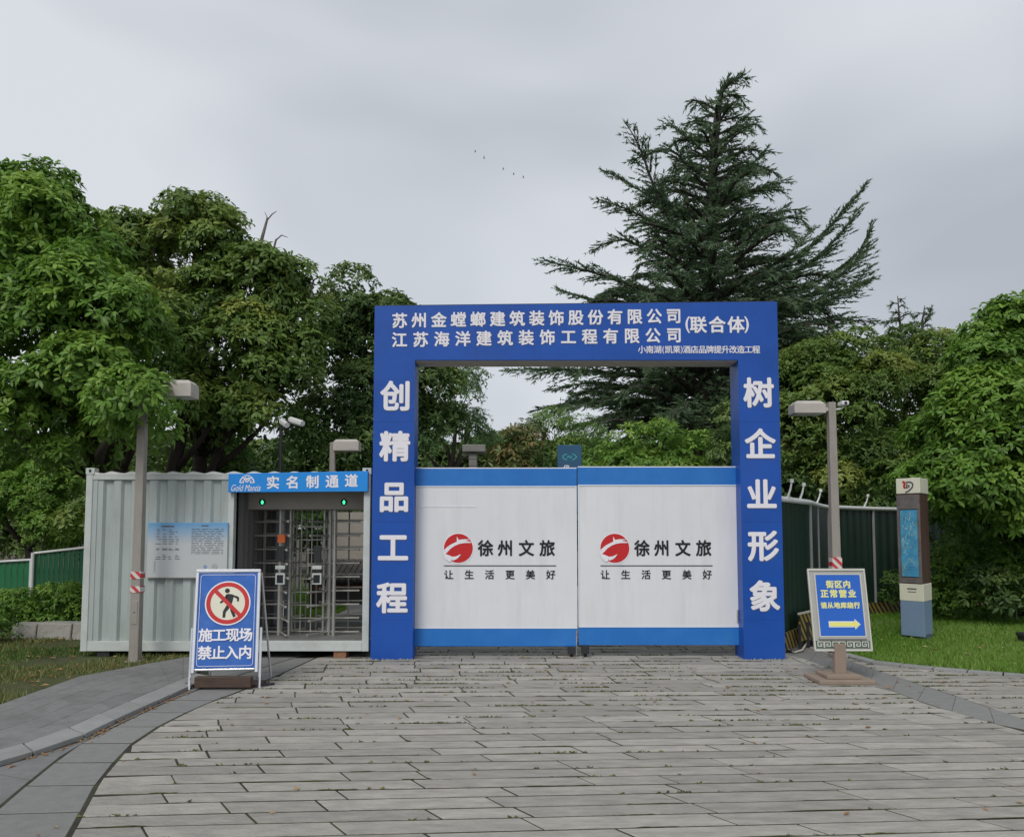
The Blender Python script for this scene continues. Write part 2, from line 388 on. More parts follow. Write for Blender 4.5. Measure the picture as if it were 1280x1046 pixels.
# dark granite band on the right, curving towards the camera's right
def strip_tiles(root, name, inner, outer, n, m, gap=.006, z1=0., z0=-.035, cols=1):
    """tiles between two polylines, parameterised together"""
    def at(pl, t):
        d = [0]
        for a, b in zip(pl, pl[1:]): d.append(d[-1]+math.dist(a, b))
        s = t*d[-1]
        for i in range(len(pl)-1):
            if s <= d[i+1] or i == len(pl)-2:
                f = (s-d[i])/max(1e-6, d[i+1]-d[i]); return Vector((pl[i][0]+(pl[i+1][0]-pl[i][0])*f, pl[i][1]+(pl[i+1][1]-pl[i][1])*f, 0))
    for i in range(n):
        for c in range(cols):
            e = gap/2
            t0, t1 = i/n, (i+1)/n; c0, c1 = c/cols, (c+1)/cols
            A0, A1, B0, B1 = at(inner, t0), at(inner, t1), at(outer, t0), at(outer, t1)
            q = [A0.lerp(B0, c0), A0.lerp(B0, c1), A1.lerp(B1, c1), A1.lerp(B1, c0)]
            ct = sum(q, Vector())/4
            q = [p+(ct-p).normalized()*e*1.4 for p in q]
            if (q[1]-q[0]).cross(q[2]-q[0]).z < 0: q = q[::-1]
            slab_quad(*q, z0=z0, z1=z1+random.uniform(-.0008, .0008)).build(name, m, root)
bandR = sheet('dark_paving_band', [(-9, 2.5), (-8.9, 2.5), (-8.9, 2.6)], -.02, M['band'])
ri = [(7.2, 3.9)] + [tuple(p) for p in right_in]; ro = [(8.2, 4.4)] + [tuple(p) for p in right_out]
ri[0] = (ri[1][0]+1.6, ri[1][1]-1.3); ro[0] = (ro[1][0]+1.6, ro[1][1]-1.3)
strip_tiles(bandR, 'band_tile', ri, ro, 15, M['band'], gap=.003)
# left: dark band next to the slabs
bi = g2([(45, 1110), (87, 1046), (125, 975), (162, 932), (200, 907), (255, 880), (295, 866), (345, 845), (395, 822)])
bo = g2([(-180, 1120), (-60, 1060), (15, 995), (92, 933), (205, 878), (290, 846), (330, 834), (368, 822)])
bi = [(x-.012, y) for x, y in bi]
strip_tiles(bandR, 'band_tile', bi, bo, 13, M['band'], gap=.018)
# strip between band and kerb (grey tiles), kerb stones, footpath tiles
ki = g2([(-260, 1040), (-100, 985), (0, 958), (95, 928), (160, 896), (236, 862), (262, 848)])
ko = g2([(-260, 1018), (-100, 968), (0, 942), (60, 926), (130, 894), (215, 857), (245, 845)])
fo = g2([(-330, 975), (-120, 920), (0, 884), (100, 848), (180, 833), (225, 825), (262, 820)])
pave2 = sheet('footpath', [(p[0], p[1]) for p in [(-9, 5), (-8.9, 5), (-8.9, 5.1)]], -.02, M['path'])
b2o = [(x-.012, y) for x, y in bo]
kin = [(x+.012, y-.004) for x, y in ki]
strip_tiles(pave2, 'grey_tile', b2o, kin, 12, M['path'], z1=.0005)
strip_tiles(pave2, 'path_tile', [(x-.012, y+.006) for x, y in ko], fo, 15, M['path'], gap=.0016, z1=.03, cols=5)
# rear part of the footpath running along the container to the gate
fb = g2([(262, 848), (290, 845), (330, 833), (366, 822)]) + [(-2.7, 10.6)]
fb2 = g2([(262, 820), (290, 816), (330, 814)]) + [(-3.05, 11.2)]
strip_tiles(pave2, 'path_tile', fb, fb2, 4, M['path'], gap=.003, z1=.004, cols=3)
kerb = sheet('kerb', [(-9, 6), (-8.9, 6), (-8.9, 6.1)], -.02, M['kerb'])
strip_tiles(kerb, 'kerb_stone', ki, ko, 9, M['kerb'], gap=.012, z1=.035, z0=-.05)
le = [tuple(p) for p in lawn_edge]
lo_ = [(x-.02 if i < 3 else x-.13, y-.13 if i < 4 else y-.05) for i, (x, y) in enumerate(le)]
le2 = [(le[0][0]+2.5, le[0][1]-.15)] + le; lo2 = [(le2[0][0], le2[0][1]-.13)] + lo_
strip_tiles(kerb, 'kerb_stone', lo2, le2, 22, M['kerb'], gap=.012, z1=.03, z0=-.05)

# lawns: gently uneven sheets
def lawn(name, pts, z, m):
    sheet(name, pts, z, m)
lawnR = [tuple(p) for p in le2[::-1]] + [(14, 8.6), (20, 8.6), (20, 30), (5.2, 30)]
lawn('lawn', [(4.75, 13)]+[tuple(p) for p in le[::-1][1:]]+[le2[0], (20, le2[0][1]), (20, 34), (5.0, 34)], .022, M['turf'])
lawnL = [tuple(p) for p in fo] + [(-2.9, 11.2), (-4.2, 34), (-24, 34), (-24, fo[0][1])]
lawn('worn_lawn', lawnL, .018, M['turf2'])
sheet('rear_lawn', [(-6.5, 15.0), (-2.6, 14.2), (-2.2, 16.5), (-3.4, 22), (-9, 24)], .026, M['turf'])
sheet('rear_path', [(-4.1, 12.9), (-1.5, 12.9), (-1.2, 30), (-3.2, 30), (-3.6, 19), (-3.6, 17), (-3.4, 15), (-3.5, 14.0), (-4.1, 13.4)], .03, M['farpath'])

def blades(name, region, n, h, m, z0, label, cat, accept, wd=.009):
    (x0, x1, y0, y1) = region
    Yy = y0+(y1-y0)*rng.random(n*2)**1.35; X = x0+(x1-x0)*rng.random(n*2)
    keep = np.array([accept(a, b) for a, b in zip(X, Yy)]); X = X[keep][:n]; Yy = Yy[keep][:n]; n = len(X)
    a = rng.random(n)*2*np.pi; hh = h*(.5+rng.random(n)); ww = wd*(.7+.6*rng.random(n))*(Yy/10)
    dx, dy = np.cos(a)*ww, np.sin(a)*ww; lx, ly = (rng.random(n)-.5)*hh, (rng.random(n)-.5)*hh
    z = np.full(n, z0)
    V = np.stack([np.stack([X-dx, Yy-dy, z], 1), np.stack([X+dx, Yy+dy, z], 1), np.stack([X+lx, Yy+ly, z+hh], 1)], 1).reshape(-1, 3)
    t = np.clip(.45+.25*np.sin(X*1.3+2*np.sin(Yy*.9))+.22*rng.standard_normal(n), 0, 1)
    me = npmesh(name, V, np.arange(3*n).reshape(-1, 3), np.repeat(t, 3)); o = link(name, me, m); tag(o, label, cat, kind='stuff')
def pin(poly, x, y):
    c = False; j = len(poly)-1
    for i in range(len(poly)):
        xi, yi = poly[i][:2]; xj, yj = poly[j][:2]
        if (yi > y) != (yj > y) and x < (xj-xi)*(y-yi)/(yj-yi)+xi: c = not c
        j = i
    return c
lawnRp = [(4.75, 13)]+[tuple(p) for p in le[::-1][1:]]+[le2[0], (20, le2[0][1]), (20, 34), (5.0, 34)]
blades('grass', (4.0, 13, 8.8, 17), 120000, .05, M['grass'], .02, 'dense bright green grass of the lawn right of the gate', 'grass', lambda x, y: pin(lawnRp, x, y))
blades('grass', (-12, -3.0, 6.3, 14), 90000, .045, M['grass_worn'], .016, 'thin worn grass with dry patches left of the container', 'grass', lambda x, y: pin(lawnL, x, y) and (math.sin(x*2.1+y)+math.sin(y*3.3-x*1.7)+random.random()*1.6 > .1))
blades('grass', (-9, -2.2, 14.3, 23), 30000, .06, M['grass'], .025, 'green grass seen through the turnstile behind the container', 'grass', lambda x, y: x < min(-.205*y, -3.35))
# moss and grass tufts in the joints of the plaza
def scatter_tufts():
    V = []; T = []; tt = []
    for (a, b) in joints:
        if a.y < 3.9 or a.y > 13: continue
        dens = 2.5+max(0, min(1, (a.y-6)/3))*24
        if random.random() < .35: dens *= 2.6
        if random.random() < .3 and a.y < 8: dens *= .1
        if random.random() < .35+.4*(a.y > 7):
            t0 = random.uniform(0, .7); t1 = min(1, t0+random.uniform(.15, .9)); nseg = 7; hw = random.uniform(.005, .012)*(1+.5*(a.y > 7)); q0 = random.uniform(0, .45)
            i = len(V)
            for j in range(nseg+1):
                p = a.lerp(b, t0+(t1-t0)*j/nseg); e1 = hw*random.uniform(.2, 1.3)*(j not in (0, nseg)); e2 = hw*random.uniform(.2, 1.3)*(j not in (0, nseg))
                V += [(p.x, p.y-.009-e1, .0032), (p.x, p.y-.009+e2, .0032)]; tt += [q0+random.uniform(0, .3)]*2
            for j in range(nseg): T += [(i+2*j, i+2*j+2, i+2*j+3), (i+2*j, i+2*j+3, i+2*j+1)]
        L_ = (b-a).length; k = int(L_*dens*random.random()*1.5)
        c0 = random.random()
        for _ in range(k):
            t = min(1, max(0, random.gauss(c0, .22))); p = a.lerp(b, t)
            for _ in range(3):
                x = p.x+random.gauss(0, .012); y = p.y+random.gauss(-.006, .006); h = random.uniform(.0, .014) ; an = random.random()*6.28; s_ = random.uniform(.006, .02)
                i = len(V); V += [(x-s_*math.cos(an), y-s_*math.sin(an)*.4, .001), (x+s_*math.cos(an), y+s_*math.sin(an)*.4, .001), (x+random.gauss(0, .012), y+random.gauss(0.006, .008), .002+h)]
                T.append((i, i+1, i+2)); q = random.random(); tt += [q]*3
    me = npmesh('moss_tufts', V, T, tt); o = link('moss_tufts', me, M['moss']); tag(o, 'low moss and weed tufts growing in the joints of the grey paving', 'moss', kind='stuff')
scatter_tufts()
def litter(name, n, region, accept, m, label, z=.004, size=.028):
    V = []; T = []; tt = []; c = 0
    while c < n:
        x = random.uniform(region[0], region[1]); y = region[2]+(region[3]-region[2])*random.random()**1.1
        if not accept(x, y): continue
        c += 1; a = random.random()*6.28; s_ = size*random.uniform(.5, 1.3); i = len(V); q = random.random()
        ca, sa = math.cos(a), math.sin(a)
        for u, v_, h in ((-1, 0, 0), (0, -.4, .35), (1.1, 0, .1), (0, .4, .3), (0, 0, .02)):
            V.append((x+(u*ca-v_*sa)*s_, y+(u*sa+v_*ca)*s_, z+h*s_*random.uniform(.5, 1.2)+.002))
        T += [(i, i+1, i+4), (i+1, i+2, i+4), (i+2, i+3, i+4), (i+3, i, i+4)]; tt += [q]*5
    me = npmesh(name, V, T, tt); o = link(name, me, m); tag(o, label, 'leaves', kind='stuff')
litter('fallen_leaves', 150, (-5, 6.5, 4.1, 11), lambda x, y: random.random() < .25+.75*(y > 7.5), M['litter'], 'brown fallen leaves scattered over the paving')
litter('fallen_leaves', 500, (-9, -3.3, 6.3, 12), lambda x, y: pin(lawnL, x, y), M['litter'], 'fallen leaves lying on the worn grass left', .045, .035)
litter('fallen_leaves', 130, (4.2, 10, 8.9, 14), lambda x, y: pin(lawnRp, x, y), M['litter_pale'], 'pale fallen leaves dotted over the bright lawn', .06, .035)
def kerbleaves():
    V = []; T = []; tt = []
    for _ in range(260):
        t = random.random(); k = min(int(t*(len(ki)-1)), len(ki)-2); f = t*(len(ki)-1)-k
        x = ki[k][0]+(ki[k+1][0]-ki[k][0])*f+random.gauss(.03, .035); y = ki[k][1]+(ki[k+1][1]-ki[k][1])*f+random.gauss(-.03, .03)
        if random.random() > .35+.65*(k in (3, 4)): continue
        a = random.random()*6.28; s_ = random.uniform(.01, .028); i = len(V); q = random.random()
        for u, v_, h in ((-1, 0, 0), (0, -.4, .3), (1.1, 0, .1), (0, .4, .3), (0, 0, .05)):
            V.append((x+(u*math.cos(a)-v_*math.sin(a))*s_, y+(u*math.sin(a)+v_*math.cos(a))*s_, .003+h*s_))
        T += [(i, i+1, i+4), (i+1, i+2, i+4), (i+2, i+3, i+4), (i+3, i, i+4)]; tt += [q]*5
    me = npmesh('kerb_leaves', V, T, tt); o = link('kerb_leaves', me, M['litter']); tag(o, 'dry leaves gathered in the gutter beside the kerb', 'leaves', kind='stuff')
kerbleaves()

# ================================================================== GATE ARCH
YA = 10.2; YB = 10.6
def gx(px, Y=YA): return P(px, 665, Y).x
def gz(py, Y=YA): return P(640, py, Y).z
arch = empty('gate_arch', (gx(722), YA+.26, 0), 'tall blue entrance arch with white Chinese lettering over the site gate', 'arch')
xl0, xl1, xr0, xr1 = gx(465), gx(517), gx(927), gx(978)
zt0, zt1 = gz(450), gz(378.5)
zL, zR_ = gz(382.5), gz(377)
zl = lambda x: zL+(zR_-zL)*(x-xl0)/(xr1-xl0)
def sbox(x0, x1, z0): return MB().hexa([(x0, YA, z0), (x1, YA, z0), (x1, YB, z0), (x0, YB, z0), (x0, YA, zl(x0)), (x1, YA, zl(x1)), (x1, YB, zl(x1)), (x0, YB, zl(x0))])
sbox(xl0, xl1, 0).build('left_pillar', M['blue'], arch)
sbox(xr0, xr1, 0).build('right_pillar', M['blue'], arch)
sbox(xl1, xr0, zt0).build('beam', M['blue'], arch)
MB().box(xl1+.004, xr0-.004, YA+.03, YB-.03, zt0-.012, zt0-.001).build('soffit', M['under'], arch)
MB().hexa([(xl0+.01, YA+.02, zL), (xr1-.01, YA+.02, zR_), (xr1-.01, YB-.02, zR_), (xl0+.01, YB-.02, zL), (xl0+.01, YA+.02, zL+.014), (xr1-.01, YA+.02, zR_+.014), (xr1-.01, YB-.02, zR_+.014), (xl0+.01, YB-.02, zL+.014)]).build('top_flashing', M['dark'], arch)
fa = Fr((0, YA, 0))
for x_ in (594, 668, 742, 816, 890): MB().fbox(fa, gx(x_)-.0015, gx(x_)+.0015, zt0, gz(384), .0002, .0012).build('print_seam', M['blue_side'], arch)
for y_ in (527, 652, 774):
    for a_, b_ in ((xl0, xl1), (xr0, xr1)): MB().fbox(fa, a_, b_, gz(y_)-.0015, gz(y_)+.0015, .0002, .0012).build('print_seam', M['blue_side'], arch)
def rowcells(xs, y): return [(gx(x), gz(y)) for x in xs]
def lettering(parent, fr, chars, cs, size, n=.004, off=.03, m='letter', shadow=True, sx=1.0, name='character'):
    for ch, c in zip(chars, cs):
        mb = MB(); cells(mb, fr, ch, [c], size, n, off, sx); k = len(mb.f)
        if shadow: cells(mb, fr, ch, [c], size, n-.0025, off, sx, dx=size*.02, dz=-size*.025)  # letter's drop shadow painted as a dark copy shifted right and down
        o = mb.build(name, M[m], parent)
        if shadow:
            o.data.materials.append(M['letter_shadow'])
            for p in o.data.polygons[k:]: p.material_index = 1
def lin(a, b, n): return [a+(b-a)*i/(n-1) for i in range(n)]
def slope(x): return -6*(x-720)/510*0
l1 = '苏州金螳螂建筑装饰股份有限公司'; l2 = '江苏海洋建筑装饰工程有限公司'
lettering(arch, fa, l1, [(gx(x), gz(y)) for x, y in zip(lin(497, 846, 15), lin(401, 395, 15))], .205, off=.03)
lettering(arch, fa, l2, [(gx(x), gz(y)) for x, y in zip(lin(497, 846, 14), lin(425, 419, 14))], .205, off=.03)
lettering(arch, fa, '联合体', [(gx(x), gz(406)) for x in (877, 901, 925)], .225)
mb = MB()
word(mb, fa, '(', gx(861), gx(866), gz(416), gz(396), .004, .02); mb.build('character', M['letter'], arch); mb = MB(); word(mb, fa, ')', gx(936), gx(941), gz(416), gz(396), .004, .02)
mb.build('character', M['letter'], arch)
mb = MB(); cells(mb, fa, '小南湖', [(gx(x), gz(437)) for x in (805, 815, 825)], .105, .004, .02); word(mb, fa, '(', gx(831), gx(833), gz(442), gz(433), .004, .02)
cells(mb, fa, '凯莱', [(gx(x), gz(437)) for x in (839, 849)], .105, .004, .02); word(mb, fa, ')', gx(854.5), gx(856.5), gz(442), gz(433), .004, .02)
cells(mb, fa, '酒店品牌提升改造工程', [(gx(x), gz(437)) for x in lin(862, 950, 10)], .105, .004, .02); mb.build('lettering', M['letter'], arch)
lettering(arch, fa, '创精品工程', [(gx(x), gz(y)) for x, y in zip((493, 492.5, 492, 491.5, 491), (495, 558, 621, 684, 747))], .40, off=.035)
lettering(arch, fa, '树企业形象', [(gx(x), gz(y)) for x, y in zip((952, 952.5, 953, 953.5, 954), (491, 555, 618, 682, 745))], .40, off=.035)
# crumbs of mortar round the feet
V = []; T = []
for xa, xb in ((xl0-.03, xl1+.08), (xr0-.05, xr1+.03)):
    for _ in range(60):
        x = random.uniform(xa, xb); y = YA-random.uniform(.01, .07); s_ = random.uniform(.008, .022); i = len(V)
        V += [(x-s_, y, .0), (x+s_, y-s_*.6, .0), (x, y+s_, 0), (x, y, s_*1.2)]; T += [(i, i+1, i+3), (i+1, i+2, i+3), (i+2, i, i+3)]
me = npmesh('mortar_crumbs', V, T); o = link('mortar_crumbs', me, M['kerb']); tag(o, 'pale mortar crumbs at the feet of the blue pillars', 'rubble', kind='stuff')

# ================================================================== GATE LEAVES
YG = 10.42
def leaf(px0, px1, lg, label, ztop, zbot, seam):
    X0, X1 = P(px0, 700, YG).x, P(px1, 700, YG).x
    Z = lambda y: P(640, y, YG).z
    z0, z1 = Z(zbot), Z(ztop)
    t = empty('gate_leaf', ((X0+X1)/2, YG, 0), label, 'gate')
    zb, zt = Z(zbot-22.5), Z(ztop+22)
    MB().box(X0, X1, YG, YG+.04, zb+.006, zt-.006).build('panel', M['white'], t, .002)
    MB().box(X0, X1, YG-.004, YG+.044, zt-.002, z1).build('upper_band', M['band_blue'], t, .004)
    MB().box(X0, X1, YG-.004, YG+.044, z0, zb+.002).build('lower_band', M['band_blue'], t, .004)
    MB().box(X0, X1, YG-.008, YG-.0042, zb-.002, zb+.012).box(X0, X1, YG-.008, YG-.0042, zt-.012, zt+.002).box(X0, X0+.012, YG-.008, YG-.0042, zb+.012, zt-.012).box(X1-.012, X1, YG-.008, YG-.0042, zb+.012, zt-.012).build('edge_trim', M['line'], t)
    MB().box(X0, X1, YG-.003, YG+.043, z1, z1+.012).build('top_rail', M['letter'], t)
    mb = MB()
    for k in range(1, 4): mb.box(X0+(X1-X0)*k/4-.0015, X0+(X1-X0)*k/4+.0015, YG-.0015, YG-.0002, zb+.014, zt-.014)
    mb.build('sheet_seam', M['line'], t)
    fr = Fr((0, YG-.002, 0))
    K = YG/1000
    cx, cz, r = P(lg, 685, YG).x, Z(685), 18*K
    MB().disc(fr, cx, cz, r*1.07, 0, .002).build('emblem', M['letter'], t)
    e = MB(); e.disc(fr, cx, cz, r, .002, .004); e.build('emblem', M['red'], t)
    w_ = MB()
    def sw(pts):   # emblem swoosh drawn as a ribbon: (x, y, halfwidth) in disc radii
        for (x0, y0, h0), (x1, y1, h1) in zip(pts, pts[1:]):
            n = .006+len(w_.f)*.00015
            d = Vector((x1-x0, y1-y0)).normalized(); nn = Vector((-d.y, d.x))
            w_.quad(*[fr.p(cx+(a+nn.x*h)*r, cz+(b+nn.y*h)*r, n) for a, b, h in ((x0, y0, -h0), (x1, y1, -h1), (x1, y1, h1), (x0, y0, h0))])
    sw([(-1.02, -.42, .05), (-.90, -.22, .14), (-.62, .06, .12), (-.3, .26, .10), (.05, .40, .10), (.4, .45, .09), (.88, .40, .03)])
    sw([(-.02, .38, .10), (-.04, .55, .07), (-.10, .78, .01)]); sw([(.0, .50, .07), (.3, .56, .06), (.76, .60, .02)])
    sw([(-1.0, -.40, .05), (-.74, -.58, .13), (-.45, -.72, .14), (-.15, -.66, .10), (.0, -.55, .06), (.16, -.42, .01)])
    sw([(-.9, -.50, .10), (-.72, -.74, .14), (-.5, -.86, .10)])
    w_.build('emblem_swoosh', M['letter'], t)
    x0 = lg+24
    lettering(t, fr, '徐州文旅', [(P(x, 685, YG).x, Z(685)) for x in (lg+34, lg+58.7, lg+85, lg+111)], .215, .003, .03, 'black', False, .95)
    lettering(t, fr, '让生活更美好', [(P(x, 718, YG).x, Z(718)) for x in lin(lg-12, lg+115.5, 6)], .125, .003, .02, 'black', False)
    MB().box(P(lg-18, 700, YG).x, P(lg+122, 700, YG).x, YG-.004, YG-.0012, Z(707.6), Z(706.2)).build('rule_line', M['rule'], t)
    return t, X0, X1, z0
def casters(t, xc, z0):
    h = MB(); h.box(xc-.048, xc+.048, YG-.03, YG+.07, .045, z0-.001); h.build('caster_housing', M['dark'], t, .004)
    MB().tube([(xc-.02, YG+.02, .034), (xc+.02, YG+.02, .034)], .034, 14).build('caster_wheel', M['black'], t)
t, X0, X1, z0 = leaf(518, 721.2, 573, 'left white gate leaf with blue bands beside the pillar reading 创精品工程', 585.5, 807.5, 0); casters(t, X1-.075, z0)
MB().tube([(X1-.012, YG-.014, z0+.03), (X1-.012, YG-.014, z0+.2)], .008, 8).tube([(X1-.012, YG-.014, z0+.03), (X1-.012, YG-.014, .02)], .005, 8).build('drop_bolt', M['chrome'], t)
MB().box(X0+.03, X0+.8, YG-.0045, YG-.002, gz(633), gz(631.5)).build('tape_mark', M['line'], t)
t, X0, X1, z0 = leaf(722.8, 925, 768.5, 'right white gate leaf with blue bands beside the pillar reading 树企业形象', 584, 806, 0); casters(t, X0+.085, z0)
MB().tube([(X1-.05, YG-.02, z0+.3), (X1-.05, YG-.02, z0+.45)], .01, 8).tube([(X1+.005, YG-.006, z0+.2), (X1+.005, YG-.006, z0+2.0)], .012, 8).build('hinge_rod', M['steel'], t)

# ================================================================== CONTAINER with turnstile passage
YC = 10.3; YD = 12.75
cx0, cx1 = P(104, 700, YC).x, P(462, 700, YC).x
px_ = lambda x, Y=YC: P(x, 700, Y).x
pz_ = lambda y, Y=YC: P(640, y, Y).z
zc0, zc1 = pz_(814), pz_(593)
ct = empty('shipping_container', ((cx0+cx1)/2, (YC+YD)/2, 0), 'pale grey-green corrugated container set up as site entrance left of the blue arch', 'container')
zr = zc0+.13    # top of bottom rail
xm = px_(285)
def corr(mb, xa, xb, Y, z0, z1, axis='x', per=.232, dep=.036, sgn=1):
    prof = [(0, 0), (.30, 0), (.42, 1), (.78, 1), (.90, 0)]
    s = xa; pts = []
    while s < xb:
        for f, d in prof:
            if s+f*per < xb: pts.append((s+f*per, d*dep*sgn))
        s += per
    pts.append((xb, 0))
    for (a, d), (b, e) in zip(pts, pts[1:]):
        if axis == 'x': mb.quad((a, Y+d, z0), (b, Y+e, z0), (b, Y+e, z1), (a, Y+d, z1))
        else: mb.quad((Y+d, a, z0), (Y+e, b, z0), (Y+e, b, z1), (Y+d, a, z1))
p_w = .085
mb = MB(); corr(mb, cx0+p_w+.06, xm-.02, YC+.02, zr, zc1-.07); mb.build('corrugated_wall', M['cont'], ct)
MB().box(cx0+p_w, cx0+p_w+.06, YC+.012, YC+.05, zr, zc1-.07).build('wall_edge_plate', M['cont'], ct)
mb = MB(); corr(mb, YC+.1, YD-.1, cx0+.03, zr, zc1-.07, 'y'); mb.build('corrugated_wall', M['cont'], ct)
mb = MB(); corr(mb, YC+.1, YD-.1, cx1-.03, zr, zc1-.07, 'y', sgn=-1); mb.build('corrugated_wall', M['cont'], ct)
mb = MB(); corr(mb, cx0+p_w, xm+.02, YD-.03, zr, zc1-.07, sgn=-1); mb.build('corrugated_wall', M['cont'], ct)
for (xa, ya) in ((cx0, YC), (cx1-p_w, YC), (cx0, YD-p_w), (cx1-p_w, YD-p_w)):
    MB().box(xa, xa+p_w, ya, ya+p_w, zc0, zc1).build('corner_post', M['contl'], ct, .006)
for (xa, ya) in ((cx0-.008, YC-.006), (cx1-p_w-.02, YC-.006), (cx0-.008, YD-p_w), (cx1-p_w-.02, YD-p_w)):
    c = MB().box(xa, xa+.115, ya, ya+.11, zc1+.001, zc1+.085).build('corner_casting', M['contl'], ct, .005)
    MB().fbox(Fr((xa+.045, ya-.002, zc1+.03)), 0, .028, 0, .036, -.001, .0015).build('casting_hole', M['black'], c)
MB().box(cx0+p_w+.001, cx1-p_w-.001, YC+.003, YC+.09, zc0+.002, zr-.002).build('bottom_rail', M['contl'], ct, .006)
MB().box(cx0+p_w+.001, cx1-p_w-.001, YC+.003, YC+.08, zc1-.068, zc1-.002).build('top_rail', M['contl'], ct, .006)
MB().box(cx0+p_w+.001, cx1-p_w-.001, YD-.09, YD-.003, zc0+.002, zr-.002).build('bottom_rail', M['contl'], ct, .006)
MB().box(cx0+p_w+.001, cx1-p_w-.001, YD-.08, YD-.003, zc1-.068, zc1-.002).build('top_rail', M['contl'], ct, .006)
for xa in (cx0+.004, cx1-.084):
    MB().box(xa, xa+.08, YC+p_w+.001, YD-p_w-.001, zc0+.003, zr-.003).build('side_rail', M['contl'], ct)
    MB().box(xa, xa+.08, YC+p_w+.001, YD-p_w-.001, zc1-.067, zc1-.003).build('side_rail', M['contl'], ct)
mb = MB(); n = 150; xs = lin(cx0+.11, cx1-.13, n)
for a, b in zip(xs, xs[1:]):
    h = lambda x: zc1+.012+.022*(1+math.sin(2*math.pi*(x-cx0)/.262))*.5*1.3
    mb.quad((a, YC+.002, h(a)), (b, YC+.002, h(b)), (b, YD, h(b)), (a, YD, h(a)))
    mb.quad((a, YC+.001, zc1-.001), (b, YC+.001, zc1-.001), (b, YC+.001, h(b)), (a, YC+.001, h(a)))
mb.build('corrugated_roof', M['roofm'], ct)
MB().box(cx0+.09, cx1-.09, YC+.1, YD-.1, zc0+.04, zr-.02).build('floor', M['path'], ct)
MB().box(xm-.02, xm+.055, YC+.01, YC+.11, zr, zc1-.07).build('door_jamb', M['contl'], ct, .004)
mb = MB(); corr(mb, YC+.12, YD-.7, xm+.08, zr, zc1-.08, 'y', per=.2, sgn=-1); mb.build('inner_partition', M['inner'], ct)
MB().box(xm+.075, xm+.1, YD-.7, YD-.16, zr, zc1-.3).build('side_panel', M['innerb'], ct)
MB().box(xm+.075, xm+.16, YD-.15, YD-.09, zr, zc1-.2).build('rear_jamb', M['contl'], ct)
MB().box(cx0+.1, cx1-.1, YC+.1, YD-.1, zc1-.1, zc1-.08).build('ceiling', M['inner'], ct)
for xa in (cx0+.2, px_(250), px_(418)):
    b = MB().box(xa, xa+.16, YC+.03, YC+.25, 0, zc0).build('support_block', M['brick' if xa > px_(400) else 'dark'], ct, .006)
    MB().box(xa, xa+.16, YD-.3, YD-.05, 0, zc0).build('support_block', M['brick'], ct, .006)
# header sign
hs = empty('header_sign', (px_(372), YC-.02, pz_(602)), 'bright blue sign reading 实名制通道 over the turnstile opening', 'sign')
sx0, sx1 = px_(285), px_(459.5); sz0, sz1 = pz_(615.5), pz_(590)
mb = MB().hexa([(sx0, YC-.06, sz0), (sx1, YC-.06, sz0+.012), (sx1, YC-.012, sz0+.012), (sx0, YC-.012, sz0), (sx0, YC-.06, sz1-.025), (sx1, YC-.06, sz1+.01), (sx1, YC-.012, sz1+.01), (sx0, YC-.012, sz1-.025)])
mb.build('board', M['sign'], hs, .003)
fh = Fr((0, YC-.0605, 0))
lettering(hs, fh, '实名制通道', [(px_(x), pz_(y)) for x, y in zip((341, 365.5, 390.5, 415, 439), (603.5, 603, 602.5, 602, 601))], .172, .002, .03, 'letter', False)
mb = MB(); word(mb, fh, 'Gold Mantis', px_(289), px_(326), pz_(614), pz_(606), .002, .004, .35); mb.build('lettering', M['letter'], hs)
mb = MB(); K = YC/1000; ex, ez = px_(308.5), pz_(603.5)
def rib(mb, fr, pts, h, n):
    for (x0, y0), (x1, y1) in zip(pts, pts[1:]):
        n += .00012
        d = Vector((x1-x0, y1-y0)).normalized(); q = Vector((-d.y, d.x))*h
        mb.quad(fr.p(x0-q.x, y0-q.y, n), fr.p(x1-q.x, y1-q.y, n), fr.p(x1+q.x, y1+q.y, n), fr.p(x0+q.x, y0+q.y, n))
for s in (-1, 1):
    rib(mb, fh, [(ex+s*K*9, ez), (ex+s*K*8, ez+K*3.5), (ex+s*K*5, ez+K*7.2), (ex+s*K*2, ez+K*2.4), (ex, ez+K*.6)], K*.75, .002)
    rib(mb, fh, [(ex+s*K*9, ez), (ex+s*K*4, ez), (ex+s*K*5.2, ez+K*3)], K*.6, .0024)
rib(mb, fh, [(ex-K*4, ez+K*8.3), (ex, ez+K*9), (ex+K*4, ez+K*8.3)], K*.6, .002)
rib(mb, fh, [(ex-K*2.5, ez+K*6.5), (ex, ez+K*3.6), (ex+K*2.5, ez+K*6.5)], K*.9, .0022)
mb.build('logo', M['letter'], hs)
# notice board
nb = empty('notice_board', (px_(235), YC-.01, pz_(720)), 'white printed notice board with blue top on the container wall', 'notice board')
bx0, bx1, bz0, bz1 = px_(184.5), px_(284.5), pz_(721), pz_(653)
m = mat('notice_print', (.52, .55, .55), .3, .05, 2); nn_ = m.node_tree; 
tcn = nn_.nodes.new('ShaderNodeTexCoord'); spx = nn_.nodes.new('ShaderNodeSeparateXYZ'); nn_.links.new(tcn.outputs['Generated'], spx.inputs[0])
rp = nn_.nodes.new('ShaderNodeValToRGB'); rp.color_ramp.elements[0].position = .6; rp.color_ramp.elements[0].color = (.50, .53, .54, 1); rp.color_ramp.elements[1].position = 1; rp.color_ramp.elements[1].color = (.12, .34, .60, 1)
nn_.links.new(spx.outputs[2], rp.inputs[0]); nn_.links.new(rp.outputs[0], nn_.nodes['Principled BSDF'].inputs['Base Color'])
MB().box(bx0, bx1, YC-.022, YC+.018, bz0, bz1).build('board', m, nb, .003)
mb = MB().box(bx0-.006, bx1+.006, YC-.026, YC-.0, bz0-.01, bz0+.004)
